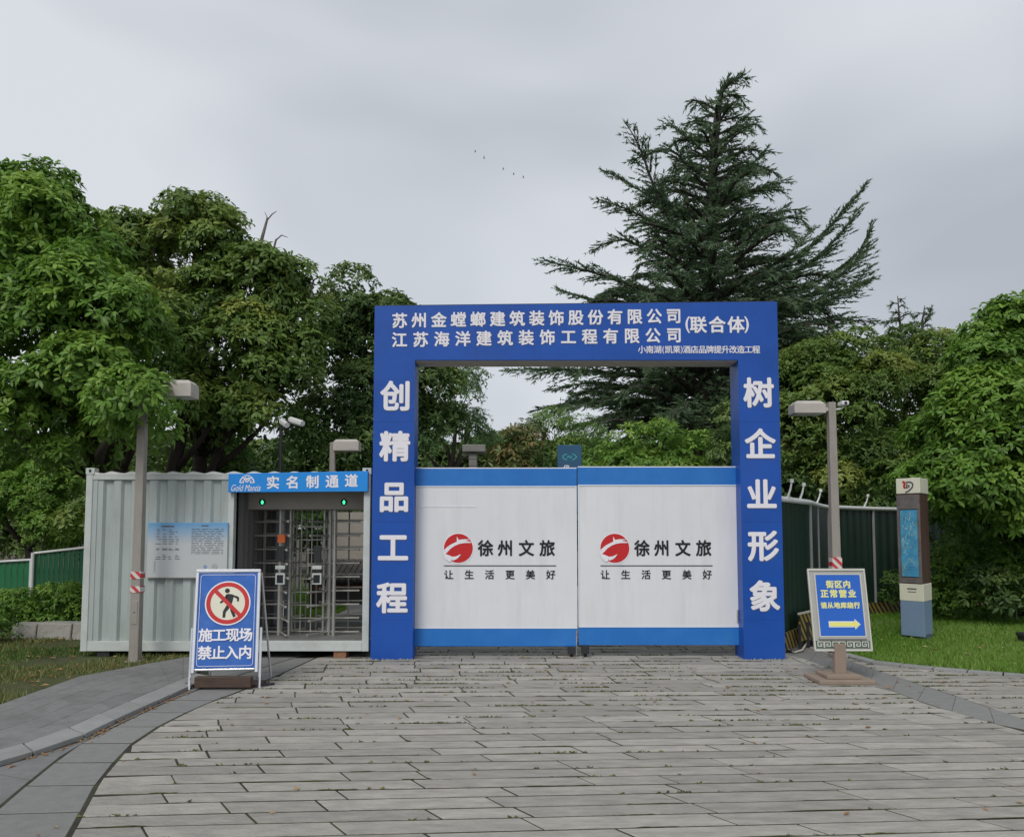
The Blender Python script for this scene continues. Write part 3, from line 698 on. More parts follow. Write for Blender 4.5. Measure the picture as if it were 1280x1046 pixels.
mb.build('bottom_edge', M['sgrey'], nb)
mb = MB(); fn = Fr((bx0, YC-.023, bz0)); Wn, Hn = bx1-bx0, bz1-bz0
def strip(a0, a1, b, h): mb.fbox(fn, a0*Wn, a1*Wn, b*Hn-h, b*Hn+h, 0, .001)
strip(.17, .33, .93, .008); strip(.67, .76, .94, .007)
for k in range(15):
    b = .88-.032*k-.0
    a = .55
    while a < .93:
        l_ = random.uniform(.02, .11); strip(a, min(.95, a+l_), b, .0032); a += l_+random.uniform(.006, .03)
for b in (.87, .83, .79, .74, .69, .65, .61, .52, .50, .40, .37, .33):
    for a in (.1, .18, .26, .34):
        if random.random() < .8: strip(a+random.uniform(0, .02), a+random.uniform(.035, .075), b, .0036)
for k in range(6): strip(.09, .11, .28-.035*k, .003)
mb.build('print_lines', M['rule'], nb)
mb = MB(); mb.ring(fn, .73*Wn, .19*Hn, .012, .02, .002, 16); mb.build('stamp', M['sblue'], nb)
mb = MB(); mb.ring(fn, .85*Wn, .19*Hn, .028, .032, .002, 20); mb.ring(fn, .85*Wn, .19*Hn, .004, .008, .002, 10); mb.build('stamp', M['rule'], nb)

# turnstile
YT = 11.05
tx = lambda x, Y=YT: P(x, 700, Y).x
tz = lambda y, Y=YT: P(640, y, Y).z
ts = empty('turnstile', (tx(385), YT, zr-.02), 'full height steel double turnstile inside the container opening', 'turnstile')
zf = zr-.02
hb0, hb1 = tz(637), tz(614)
MB().box(tx(297), cx1-.1, YT-.25, YT+.5, hb0, hb1).build('header_box', M['header'], ts, .008)
for xx in (326.5, 429):
    f = Fr((0, YT-.251, 0)); cxx, czz = tx(xx, YT-.25), tz(627.5, YT-.25)
    i_ = MB().disc(f, cxx, czz, .045, 0, .006, 20).build('indicator', M['dark'], ts)
    mb = MB(); mb.flat(f, [(cxx-.022, czz-.002), (cxx+.022, czz-.002), (cxx, czz+.03)], .0075); mb.flat(f, [(cxx-.014, czz-.026), (cxx+.014, czz-.026), (cxx+.014, czz+.0), (cxx-.014, czz+.0)], .0077)
    mb.build('arrow_light', emis('green_led', (.05, .9, .35), 1.6), i_)
for xx, yy, r in ((350, 0, .026), (362.5, .0, .018), (366, .25, .016), (376.5, .15, .010), (389.5, .15, .010), (405, .0, .018), (418, -.1, .024), (410, .35, .02), (330, .45, .02)):
    MB().tube([(tx(xx, YT+yy), YT+yy, zf), (tx(xx, YT+yy), YT+yy, hb0)], r, 8).build('post', M['steel'], ts)
for k, y in enumerate(lin(658, 790, 9)):
    MB().tube([(tx(363), YT+.12, tz(y)), (tx(405), YT+.12, tz(y))], .009, 6).build('cage_bar', M['steel'], ts)
for k, y in enumerate(lin(650, 784, 9)):
    MB().tube([(tx(322, YT+.45), YT+.45, tz(y, YT+.45)), (tx(364, YT+.45), YT+.45, tz(y, YT+.45))], .010, 6).build('guard_bar', M['steel'], ts)
    MB().tube([(tx(404, YT+.45), YT+.45, tz(y, YT+.45)), (cx1-.16, YT+.45, tz(y, YT+.45))], .010, 6).build('guard_bar', M['steel'], ts)
for xx in (370, 383, 396, 436):
    MB().tube([(tx(xx, YT+.5), YT+.5, zf), (tx(xx, YT+.5), YT+.5, hb0)], .011, 6).build('guard_post', M['steel'], ts)
def armmesh():
    mb = MB(); mb.tube([(0, 0, 0), (.40, 0, 0)], .0135, 8); mb.tube([(.40, 0, 0), (.415, 0, 0)], .017, 8)
    me = bpy.data.meshes.new('arm'); me.from_pydata([tuple(v) for v in mb.v], [], mb.f); me.materials.append(M['steel']); return me
AM = armmesh()
for xx, ph in ((352, R(176)), (412, R(2))):
    ax = tx(xx, YT+.05)
    rt = MB().tube([(ax, YT+.05, zf), (ax, YT+.05, hb0)], .032, 10).build('rotor', M['steel'], ts)
    for k, y in enumerate(lin(652, 790, 9)):
        for j in range(3):
            a = bpy.data.objects.new('arm', AM); C.objects.link(a); a.parent = rt
            th = ph+j*2*math.pi/3+.04*math.sin(k*2.)
            a.location = Vector((ax, YT+.05, tz(y)+.0))-ORG[ts.name]; a.rotation_euler = (0, 0, th)
for xx in (352, 397.5):
    X = tx(xx, YT-.2)
    rd = MB().box(X-.062, X+.062, YT-.26, YT-.2, tz(730, YT-.2), tz(716, YT-.2)).build('card_reader', M['contl'], ts, .004)
    MB().box(X-.042, X+.042, YT-.264, YT-.2605, tz(728, YT-.2), tz(718, YT-.2)).build('reader_window', M['black'], rd)
    MB().box(X-.065, X+.065, YT-.27, YT-.2, tz(711, YT-.2), tz(706.5, YT-.2)).build('reader_hood', M['contl'], ts, .003)
    MB().box(X-.05, X+.05, YT-.25, YT-.21, tz(702, YT-.2), tz(682, YT-.2)).build('face_scanner', M['dark'], ts, .006)
    MB().box(X-.02, X+.02, YT-.2, YT-.02, tz(724, YT-.2), tz(720, YT-.2)).build('bracket', M['dark'], ts)
MB().box(tx(348, YT-.2), tx(357, YT-.2), YT-.26, YT-.2, tz(678, YT-.2), tz(668, YT-.2)).build('alarm_box', M['orange'], ts, .003)
MB().box(tx(348, YT+.3), tx(356, YT+.3), YT+.3, YT+.302, tz(774, YT+.3), tz(751, YT+.3)).build('sticker', M['line'], ts)
MB().tube([(tx(300), YT-.26, tz(627)), (tx(306), YT-.3, tz(627))], .055, 16).build('speaker_horn', M['steel'], ts)

# ================================================================== A-FRAME SIGN
A0 = G(234.5, 862); A1 = G(325.5, 860)
ux = (A1-A0).normalized(); up = Vector((-.058, .22, 1)).normalized()
af = empty('a_frame_sign', (A0+A1)/2, 'chrome framed blue floor sign with no-walking symbol reading 施工现场禁止入内', 'sign')
fa2 = Fr(A0, ux, up); Wd = (A1-A0).length; hT = (1.6-.0084*50)/up.z*1.0
hT = 1.235
mb = MB(); rr = .017
mb.tube([fa2.p(.012, 0), fa2.p(.012, .62)], rr*.8, 10).tube([fa2.p(Wd-.012, 0), fa2.p(Wd-.012, .62)], rr*.8, 10).build('leg', M['chrome'], af)
mb = MB().fbox(fa2, .024, Wd-.03, hT-.035, hT, -.02, .02).fbox(fa2, .024, .056, .16, hT-.036, -.018, .018).fbox(fa2, Wd-.062, Wd-.03, .16, hT-.036, -.018, .018).fbox(fa2, .057, Wd-.063, .185, .205, -.012, .012)
mb.build('frame', M['chrome'], af, .006)
n_ = 14
pan = MB(); A_, B_ = .057, Wd-.063; b0, b1 = .21, hT-.04
for i in range(n_):
    for j in range(n_):
        q = []
        for di, dj in ((0, 0), (1, 0), (1, 1), (0, 1)):
            a = A_+(B_-A_)*(i+di)/n_; b = b0+(b1-b0)*(j+dj)/n_
            q.append(fa2.p(a, b, .008+.005*math.sin(a*17+b*9)*math.sin(b*11+2)))
        pan.quad(*q)
bp = pan.build('banner', M['afblue'], af, smooth=True)
MB().fbox(fa2, A_, B_, b0, b1, -.008, .0).build('backing_panel', M['line'], af)
pc = (A_+B_)/2; W2 = B_-A_
mb = MB(); 
e_ = .02; ra = .03
def rrect(a0, a1, b0, b1, r):
    pts = []
    for cx_, cy_, s in ((a1-r, b1-r, 0), (a0+r, b1-r, 1), (a0+r, b0+r, 2), (a1-r, b0+r, 3)):
        for k in range(6): t = math.pi/2*(s+k/5); pts.append((cx_+r*math.cos(t), cy_+r*math.sin(t)))
    return pts+[pts[0]]
rib(mb, fa2, rrect(A_+e_, B_-e_, b0+.02, b1-.02, ra), .0022, .0135); mb.build('border_line', M['line'], bp)
sc_, sr = b1-.30, .255
cyb = fa2; cc = (pc+.005, b1-.32)
r0 = .228
MB().disc(fa2, cc[0], cc[1], r0, .011, .0145, 40).build('symbol_disc', M['cream'], bp)
mb = MB(); mb.ring(fa2, cc[0], cc[1], r0-.008, r0+.004, .0155); mb.build('symbol_edge', M['letter'], bp)
mb = MB(); mb.ring(fa2, cc[0], cc[1], r0-.052, r0-.01, .0165); mb.build('red_ring', M['red'], bp)
mb = MB(); u = r0/100.
def man(pts): mb.flat(fa2, [(cc[0]+x*u, cc[1]+y*u) for x, y in pts], .0168)
mb.disc(fa2, cc[0]-4*u, cc[1]+57*u, 11*u, .0150, .0168, 16)
man([(-10, 40), (2, 43), (20, 40), (26, 35), (20, 4), (16, -8), (0, -10), (-6, 0)])
man([(16, 40), (45, 30), (50, 24), (49, 8), (42, 6), (40, 20), (22, 30)])
man([(-8, 40), (-20, 20), (-36, 4), (-31, -2), (-12, 12), (0, 28)])
man([(-2, -4), (12, -8), (6, -26), (-7, -42), (-9, -66), (-21, -66), (-20, -38)])
man([(6, -6), (18, -6), (28, -34), (38, -60), (27, -66), (14, -38)])
mb.build('walking_figure', M['black'], bp)
mb = MB(); rib(mb, fa2, [(cc[0]-.6*r0*1.02, cc[1]+.6*r0*1.02), (cc[0]+.6*r0*1.02, cc[1]-.6*r0*1.02)], .020, .0178); mb.build('red_bar', M['red'], bp)
lettering(bp, fa2, '施工现场', [(pc+x*W2, .545) for x in (-.34, -.115, .11, .335)], .142, .0155, .03, 'letter', False)
lettering(bp, fa2, '禁止入内', [(pc+x*W2, .365) for x in (-.34, -.115, .11, .335)], .142, .0155, .03, 'letter', False)
bk = (A0+A1)/2+Vector((0, .52, 0))
for s in (0, 1):
    a = fa2.p(.03 if s == 0 else Wd-.03, hT-.03, -.03); b = Vector((A0.x+.03 if s == 0 else A1.x-.03, A0.y+.55, .0))
    MB().tube([a, b], .012, 8).build('back_leg', M['chrome'], af)
wb = MB().box(A0.x+.06, A1.x-.08, A0.y-.02+.03, A0.y+.10, .02, .125); wb.build('ballast_plank', M['wood'], af, .006)
MB().box(A0.x+.0, A1.x-.03, A0.y+.12, A0.y+.4, .0, .03).build('base_board', M['wood'], af, .004)
MB().tube([(A0.x-.10, A0.y+.2, .02), (A0.x+.03, A0.y+.1, .02)], .018, 8).build('foot_bar', M['dark'], af)
MB().tube([(A1.x-.02, A1.y+.1, .015), (A1.x+.09, A1.y+.18, .015)], .012, 8).build('foot_bar', M['dark'], af)

# ================================================================== DIRECTION SIGN (right)
D0 = G(1050, 851); YS = D0.y
ds = empty('direction_sign', D0, 'grey standing sign with blue panel, yellow lettering and right-pointing arrow', 'sign')
K = YS/1000
fd = Fr(P(1018.5, 813, YS), (1, 0, 0), Vector((-.030, .10, 1)))
kz = 99.5*K; ww = 71*K
kk = lambda px, py: ((px-1018.5+ (813-py)*.0)*K, (813-py)*K)
MB().fbox(fd, 0, ww, 0, kz, -.03, 0).build('frame', M['sgrey'], ds, .006)
mb = MB().fbox(fd, -.004, ww+.004, kz-.018, kz+.006, .0005, .012).fbox(fd, -.004, .013, 0, kz-.018, .0005, .012).fbox(fd, ww-.013, ww+.004, 0, kz-.018, .0005, .012).fbox(fd, -.004, ww+.004, -.005, .012, .0006, .012)
mb.build('frame_edge', M['sgreyl'], ds, .003)
pa, pb, pz0, pz1 = .075, ww-.06, .155, kz-.06
MB().fbox(fd, pa, pb, pz0, pz1, .001, .010).build('blue_panel', M['sblue'], ds, .002)
mb = MB(); rib(mb, fd, [(pa-.006, pz0-.006), (pb+.006, pz0-.006), (pb+.006, pz1+.006), (pa-.006, pz1+.006), (pa-.006, pz0-.006)], .007, .012); mb.build('panel_trim', M['sgreyl'], ds)
MB().fbox(fd, .05, ww-.05, .125, .137, .001, .03).build('lip', M['sgrey'], ds)
pcx = (pa+pb)/2
for mm, off, n1 in (('line', .06, .0125), ('yellow', .022, .0145)):
    mb = MB()
    cells(mb, fd, '街区内', [(pcx+x, pz1-.105) for x in (-.092, .0, .092)], .085, n1, off)
    cells(mb, fd, '正常营业', [(pcx-.01+x, pz1-.205) for x in (-.15, -.05, .05, .15)], .088, n1, off)
    cells(mb, fd, '请从地库绕行', [(pcx+x, pz1-.33) for x in lin(-.18, .18, 6)], .068, n1, off)
    g = .012 if mm == 'line' else 0
    az, a0, a1 = pz0+.125, pa+.11, pb-.055
    mb.flat(fd, [(a0-g, az-.02-g), (a1-.05, az-.02-g), (a1-.05, az-.045-g), (a1+g, az), (a1-.05, az+.045+g), (a1-.05, az+.02+g), (a0-g, az+.02+g)], n1)
    mb.build('lettering', M[mm], ds)
MB().fbox(fd, .02, ww-.02, .025, .105, .0006, .004).build('fret_panel', M['fret'], ds)
mb = MB(); s_ = (ww-.06)/7
for i in range(7):
    a = .03+i*s_; f_ = 1 if i % 2 else -1
    q = [(0, 0), (0, 1), (.8, 1), (.8, .25), (.3, .25), (.3, .62), (.55, .62)]
    if f_ < 0: q = [(1-x-.1, y) for x, y in q]
    rib(mb, fd, [(a+x*s_, .033+y*.062) for x, y in q], .0055, .0065)
mb.build('fret_pattern', M['sgreyl'], ds)
MB().box(D0.x-.055, D0.x+.065, YS-.02, YS+.05, .07, .40).build('post', M['taupe'], ds, .004)
MB().box(D0.x-.19, D0.x+.17, YS-.14, YS+.2, .045, .085).build('base_step', M['taupe'], ds, .006)
MB().box(D0.x-.30, D0.x+.29, YS-.22, YS+.26, 0, .044).build('base_plate', M['taupe'], ds, .008)

# ================================================================== MAP TOTEM
TY = 12.0
tb = G(1140, 799); 
TL = P(1123.5, 700, 12.05); TC = P(1153, 700, 11.75); TR = P(1163, 700, 12.12)
tm = empty('map_totem', (TC.x, TC.y, 0), 'tall brown and cream map pillar standing on the lawn', 'information pillar')
u1 = Vector((TC.x-TL.x, TC.y-TL.y, 0)); w1 = u1.length; u1n = u1.normalized()
u2 = Vector((TR.x-TC.x, TR.y-TC.y, 0)); w2 = u2.length; u2n = u2.normalized()
ft = Fr((TL.x, TL.y, 0), u1n); zz = lambda y: P(640, y, 11.8).z
def blk(name, y0, y1, m, e=0, parent=tm, bev=.006):
    z0, z1 = zz(y0), zz(y1); a, b, c_ = Vector((TL.x, TL.y, 0))-u1n*e-u2n*e, Vector((TC.x, TC.y, 0))+u1n*e-u2n*e, Vector((TC.x, TC.y, 0))+u2+u2n*e+u1n*e
    d = a+u2+u2n*2*e
    return MB().hexa([q+Vector((0, 0, z0)) for q in (a, b, c_, d)]+[q+Vector((0, 0, z1)) for q in (a, b, c_, d)]).build(name, m, parent, bev)
for a_ in (.02, w1-.13): MB().fbox(Fr((TL.x, TL.y, 0), u1n), a_, a_+.11, 0, zz(793), -.22, -.03).build('foot', M['tfoot'], tm)
blk('base_panel', 796, 752, M['tblue'], .0)
blk('name_panel', 751.8, 730, M['cream'], .004)
blk('body', 729.8, 616.5, M['brown'], -.006)
blk('cap_panel', 616.3, 597, M['cream'], .004)
mb = MB().fbox(ft, 0, w1-.01, zz(636), zz(618), .002, .012).fbox(ft, 0, .04, zz(722), zz(636.2), .002, .012).fbox(ft, w1-.05, w1-.01, zz(722), zz(636.2), .002, .012).fbox(ft, 0, w1-.01, zz(729), zz(722.2), .002, .012)
mb.build('map_frame', M['frame_grey'], tm, .002)
mp_ = MB().fbox(ft, .045, w1-.055, zz(721), zz(637), .001, .006).build('map_panel', M['mapm'], tm)
mb = MB()
for _ in range(9):
    a = random.uniform(.08, w1-.1); b = random.uniform(zz(700), zz(642)); mb.fbox(ft, a, a+.02, b, b+.009, .0065, .0075)
for k in range(4): mb.fbox(ft, .09, w1-.12, zz(705+4*k)-.002, zz(705+4*k)+.001, .0065, .0075)
mb.build('map_marks', M['sblue'], mp_)
pale = mat('map_pale_print', (.30, .50, .52), .4, .3, 9)
for _ in range(7):
    a = random.uniform(.09, w1-.12); b = random.uniform(zz(702), zz(645)); pts = [(a, b)]
    for _ in range(4): a = min(w1-.075, max(.06, a+random.uniform(-.08, .08))); b = min(zz(640), max(zz(718), b+random.uniform(-.12, .12))); pts.append((a, b))
    mb = MB(); rib(mb, ft, pts, .004, .0066+.0006*_); mb.build('map_line', pale, mp_)
for _ in range(22):
    a = random.uniform(.06, w1-.11); b = random.uniform(zz(703), zz(642)); MB().fbox(ft, a, a+random.uniform(.01, .04), b, b+random.uniform(.006, .03), .0061, .0063+.00001*_).build('map_patch', pale, mp_)
mb = MB(); q = w1/2; zc_ = zz(607)
rib(mb, ft, [(q-.03, zc_+.055), (q+.04, zc_+.06), (q+.08, zc_+.03), (q+.07, zc_-.02), (q+.04, zc_-.05), (q-.0, zc_-.08), (q-.04, zc_-.09)], .012, .006)
rib(mb, ft, [(q-.01, zc_+.02), (q+.03, zc_+.0), (q+.0, zc_-.02), (q-.03, zc_-.03)], .009, .0065); rib(mb, ft, [(q-.015, zc_+.03), (q-.02, zc_-.02)], .01, .0068)
mb.build('emblem', M['rule'], tm)
mb = MB(); rib(mb, ft, [(q-.08, zc_+.07), (q-.04, zc_+.05), (q-.06, zc_+.0), (q-.04, zc_-.03)], .016, .007); mb.build('emblem', M['red'], tm)
MB().fbox(ft, .12, .26, zz(737), zz(735.5), .006, .007).fbox(ft, .13, .25, zz(740.5), zz(739.6), .006, .007).build('small_print', M['rule'], tm)

# ================================================================== STREET LAMPS
def street_lamp(px, Y, ytop, headx0, headx1, heady, hh, label, width=.118, tape=None, armside=1):
    b = Vector((P(px, 820, Y).x, Y, 0)); t = empty('street_lamp', b, label, 'street lamp', 'square street lamps around the gate')
    zt = P(px, ytop, Y).z; w_ = width/2; k = Y/1000
    MB().hexa([(b.x-w_, Y-w_, 0), (b.x+w_, Y-w_, 0), (b.x+w_, Y+w_, 0), (b.x-w_, Y+w_, 0), (b.x-w_*.8, Y-w_*.8, zt), (b.x+w_*.8, Y-w_*.8, zt), (b.x+w_*.8, Y+w_*.8, zt), (b.x-w_*.8, Y+w_*.8, zt)]).build('pole', M['pole'], t, .008)
    MB().box(b.x-w_-.035, b.x+w_+.035, Y-w_-.035, Y+w_+.035, 0, .045).build('base_plate', M['pole'], t, .005)
    dr_ = MB().box(b.x-.035, b.x+.035, Y-w_-.004, Y-w_+.006, .48, .76).build('access_door', M['pole'], t, .003)
    MB().box(b.x-.006, b.x+.006, Y-w_-.007, Y-w_-.0042, .62, .632).build('lock', M['dark'], dr_)
    z0 = P(640, heady+hh/2, Y).z; z1 = P(640, heady-hh/2, Y).z; xa, xb = P(headx0, heady, Y).x, P(headx1, heady, Y).x; dp = .13
    hd = MB().hexa([(xa, Y-dp, z0), (xb, Y-dp, z0), (xb, Y+dp, z0), (xa, Y+dp, z0), (xa, Y-dp, z1-.035), (xb, Y-dp, z1-.035), (xb, Y+dp, z1-.035), (xa, Y+dp, z1-.035)]).build('lamp_head', M['head'], t, .01)
    MB().hexa([(xa, Y-dp, z1-.034), (xb, Y-dp, z1-.034), (xb, Y+dp, z1-.034), (xa, Y+dp, z1-.034), (xa+.05, Y-dp+.04, z1+.02), (xb-.05, Y-dp+.04, z1+.02), (xb-.05, Y+dp-.04, z1+.02), (xa+.05, Y+dp-.04, z1+.02)]).build('head_cover', M['head'], hd, .006)
    MB().box(xa+.04, xb-.04, Y-dp+.03, Y+dp-.03, z0-.006, z0-.0005).build('lens', M['lens'], hd)
    zc = (z0+z1)/2-.01
    if xa > b.x: MB().box(b.x+w_*.8, xa, Y-.035, Y+.035, zc-.025, zc+.025).build('arm', M['head'], t, .004)
    else: MB().box(xb, b.x-w_*.8, Y-.035, Y+.035, zc-.025, zc+.025).build('arm', M['head'], t, .004)
    for y0, y1 in (tape or []):
        za, zb = P(640, y1, Y).z, P(640, y0, Y).z; e = w_+.003; MB().box(b.x-e, b.x+e, Y-e, Y+e, za, zb).build('warning_tape', M['tape'], t)
    return t, b
street_lamp(169, 9.9, 486, 201, 244, 488, 19, 'leftmost lamp post, taupe, its head among leaves, taped red and white', tape=[(714, 723), (732, 740)])
t, b = street_lamp(1047.5, 10.4, 503, 989, 1028, 511, 14, 'lamp post right of the arch with a small camera on top', tape=[(696, 714)])
zq = P(640, 512, 10.4).z
MB().tube([(b.x+.05, 10.4, zq), (b.x+.13, 10.38, zq+.01), (b.x+.15, 10.37, zq+.04)], .012, 8).build('camera_arm', M['pipe'], t)
cm = MB().box(b.x+.10, b.x+.19, 10.28, 10.44, zq+.045, zq+.10).build('camera_body', M['pipe'], t, .01)
MB().tube([(b.x+.145, 10.285, zq+.07), (b.x+.145, 10.275, zq+.07)], .02, 12).build('camera_lens', M['black'], cm)
street_lamp(412, 14.6, 553, 418, 450, 557.5, 13, 'distant lamp post rising behind the container roof', width=.12)
# camera mast behind container
cmx = P(350, 600, 14.0); t = empty('camera_mast', (cmx.x, 14.0, 0), 'thin dark mast with two white security cameras behind the container', 'camera mast')
MB().tube([(cmx.x, 14, 0), (cmx.x, 14, P(350, 530, 14).z)], .032, 10).build('mast', M['dark'], t)
MB().tube([(cmx.x-.02, 14, P(350, 535, 14).z), (cmx.x+.25, 14, P(350, 535, 14).z)], .015, 8).build('cross_arm', M['dark'], t)
for xx, yy in ((355, 530), (370, 528)):
    q = P(xx, yy, 13.9); d = Vector((.14 if xx > 360 else .08, -.10, -.05))
    c = MB().tube([q-d*.8, q+d*.8], .042, 12).build('camera_body', M['pipe'], t)
    MB().tube([q-d*.9+Vector((0, 0, .02)), q+d*1.05+Vector((0, 0, .02))], .052, 6).build('sun_shield', M['pipe'], c)
    MB().tube([q, q-Vector((0, 0, .1))], .014, 6).build('bracket', M['dark'], t)

# ================================================================== RIGHT HOARDING
fp = [(3.6, 10.8), (4.55, 12.25), (5.1, 13.4), (5.72, 14.55), (7.0, 15.55), (8.25, 16.3), (10.2, 17.2), (12.4, 17.8)]
fh_ = empty('green_hoarding', (fp[0][0], fp[0][1], 0), 'dark green site hoarding with white top pipe right of the arch', 'fence')
HT = 2.04
for i, ((xa, ya), (xb, yb)) in enumerate(zip(fp, fp[1:])):
    mb = MB(); n = int(math.dist((xa, ya), (xb, yb))/.06); d = Vector((xb-xa, yb-ya, 0)).normalized(); nn = Vector((d.y, -d.x, 0))
    q = [Vector((xa+(xb-xa)*k/n, ya+(yb-ya)*k/n, 0))+nn*(.012 if (k % 4) < 2 else 0) for k in range(n+1)]
    for a, b in zip(q, q[1:]): mb.quad(a+Vector((0, 0, .22)), b+Vector((0, 0, .22)), b+Vector((0, 0, HT-.03)), a+Vector((0, 0, HT-.03)))
    mb.build('fence_panel', M['fghost'] if i in (1, 2) else M['fgreen'], fh_)
    MB().tube([(xa, ya-.03, 0), (xa, ya-.03, HT-.01)], .025, 8).build('fence_post', M['fgrey'], fh_)
    mb = MB(); a = Vector((xa, ya, .02))+nn*.03; b = Vector((xb, yb, .02))+nn*.03
    mb.hexa([a, b, b+nn*.02, a+nn*.02]+[p+Vector((0, 0, .24)) for p in (a, b, b+nn*.02, a+nn*.02)]); mb.build('hazard_board', M['hazard'], fh_)
MB().tube([(x, y-.03, HT+.01) for x, y in fp], .04, 10).build('top_pipe', M['pipe'], fh_, smooth=True)
for px, Y in ((983, 11.05), (998, 11.9), (1019, 13.6), (1078, 15.5)):
    x = P(px, 620, Y).x; yv = Y
    k = Y/1000
    m_ = MB().tube([(x, yv-.03, HT+.02), (x+4*k, yv-.03, HT+.14), (x+6*k, yv-.03, HT+.24)], [.018, .014, .012], 8).tube([(x+6*k, yv-.03, HT+.24), (x+6.5*k, yv-.03, HT+.29)], .026, 8)
    m_.build('spray_nozzle', M['pipe'], fh_)
# striped barrier leaning on the hoarding foot
bt = empty('striped_barrier', (4.0, 10.95, 0), 'low yellow and black striped barrier beside the right pillar', 'barrier')
f = Fr((3.86, 10.98, .05), Vector((.6, .75, 0)).normalized(), Vector((0, .05, 1)))
MB().fbox(f, .12, 1.3, .06, .42, 0, .02).build('striped_board', M['hazard'], bt)
MB().fbox(f, .1, 1.32, .42, .445, -.005, .025).build('top_tube', M['hose'], bt)
for a in (.02, .35, 1.25): MB().fbox(f, a, a+.035, -.05, .30, .02, .05).build('leg', M['dark'], bt)
o = MB().tube([G(985, 812, .02), G(993, 815, .02), G(1003, 812, .03), G(1010, 800, .04), G(1016, 795, .05), G(1026, 796, .04)], .014, 8).build('white_hose', M['hose']); tag(o, 'pale hose looped on the ground at the foot of the right pillar', 'hose')
o = MB().tube([G(979, 812, .02), G(988, 814, .02), G(999, 813, .02)], .02, 8).build('dark_cable', M['dark']); tag(o, 'short dark cable lying beside the right pillar foot', 'cable')

# ================================================================== LEFT: low green fence, stone edging
def left_fence(p0, p1, ztop0, ztop1, label, m):
    t = empty('green_fence', (p0[0], p0[1], 0), label, 'fence')
    mb = MB(); n = 26
    for k in range(n):
        a, b = k/n, (k+1)/n; qa = Vector((p0[0]+(p1[0]-p0[0])*a, p0[1]+(p1[1]-p0[1])*a+(.012 if k % 2 else 0), 0)); qb = Vector((p0[0]+(p1[0]-p0[0])*b, p0[1]+(p1[1]-p0[1])*b+(.012 if k % 2 else 0), 0))
        za, zb = ztop0+(ztop1-ztop0)*a, ztop0+(ztop1-ztop0)*b
        mb.quad(qa, qb, qb+Vector((0, 0, zb)), qa+Vector((0, 0, za)))
    mb.build('fence_panel', m, t)
    MB().tube([(p0[0], p0[1]-.02, ztop0+.01), (p1[0], p1[1]-.02, ztop1+.01)], .02, 6).build('top_rail', M['pipe'], t)
    MB().tube([(p1[0], p1[1]-.04, 0), (p1[0], p1[1]-.04, ztop1+.02)], .03, 8).build('fence_post', M['pipe'], t)
    return t
a = P(-60, 706, 14.5); b = P(41, 700, 14.5); left_fence((a.x, a.y), (b.x, b.y), a.z, b.z, 'brighter green sheet fence at the left photo edge behind the bush', M['fgreenl'])
a = P(125, 683, 13.2); b = P(43, 692, 13.8); left_fence((a.x, a.y), (b.x, b.y), a.z, b.z, 'dark green sheet fence running behind the container corner', mat('fence_green_mid', (.008, .085, .035), .5, .1, 4))
se = empty('stone_edging', (P(60, 797, 12).x, 12, 0), 'rough pale stone edging at the foot of the rounded bush', 'stone edging')
xx = 16
while xx < 108:
    w_ = random.uniform(26, 46); xa, xb = P(xx, 790, 12).x, P(min(xx+w_, 112), 790, 12).x-.006
    z1 = .27+random.uniform(-.02, .01); MB().hexa([(xa, 11.95, 0), (xb, 11.93, 0), (xb, 12.25, 0), (xa, 12.25, 0), (xa+.01, 11.97, z1), (xb-.01, 11.98, z1-.02), (xb, 12.22, z1), (xa, 12.22, z1)]).build('edging_stone', M['rock'], se, .02); xx += w_

# ================================================================== THINGS BEHIND
# blue hanging sign above gate
q = P(712, 580, 13.2); t = empty('blue_post_sign', (q.x, 13.2, 0), 'dark blue sign with teal knot logo showing above the gate', 'sign')
k = 13.2/1000
MB().box(q.x-15*k, q.x+15*k, 13.2, 13.27, P(0, 640, 13.2).z, P(0, 556, 13.2).z).build('sign_panel', M['navy'], t, .006)
MB().box(q.x-4*k, q.x+4*k, 13.22, 13.26, 0, P(0, 641, 13.2).z).build('post', M['dark'], t)
f = Fr((q.x, 13.199, P(0, 571, 13.2).z)); mb = MB()
for s in (-1, 1):
    rib(mb, f, [(s*3*k, 3.5*k), (s*6*k, 3*k), (s*9*k, 0), (s*6*k, -3*k), (s*3*k, -3.5*k)], .008, .003)
rib(mb, f, [(-3*k, -1*k), (-1*k, 1.5*k), (1*k, -1.5*k), (3*k, 1*k)], .008, .003)
mb.build('logo', M['teal'], t)
mb = MB(); cells(mb, f, '停', [(-4*k, -14*k)], .11, .003, .01); mb.build('lettering', M['letter'], t)
# concrete portal
q = P(592, 575, 21); t = empty('concrete_portal', (q.x, 21, 0), 'grey concrete portal among trees seen over the left gate leaf', 'portal')
k = .021
for i, (y0, y1) in enumerate(((566, 574), (574.5, 582), (582.5, 590))):
    MB().box(q.x-6*k, q.x+4*k, 21, 21.5, P(0, y1, 21).z, P(0, y0, 21).z).build('column_block', M['concrete'], t, .01)
MB().box(q.x-6*k, q.x+4*k, 21, 21.5, 0, P(0, 590.5, 21).z).build('column_base', M['concrete'], t)
MB().box(q.x-14*k, q.x+15*k, 20.9, 21.6, P(0, 565, 21).z, P(0, 556, 21).z).build('lintel', M['concrete'], t, .02)
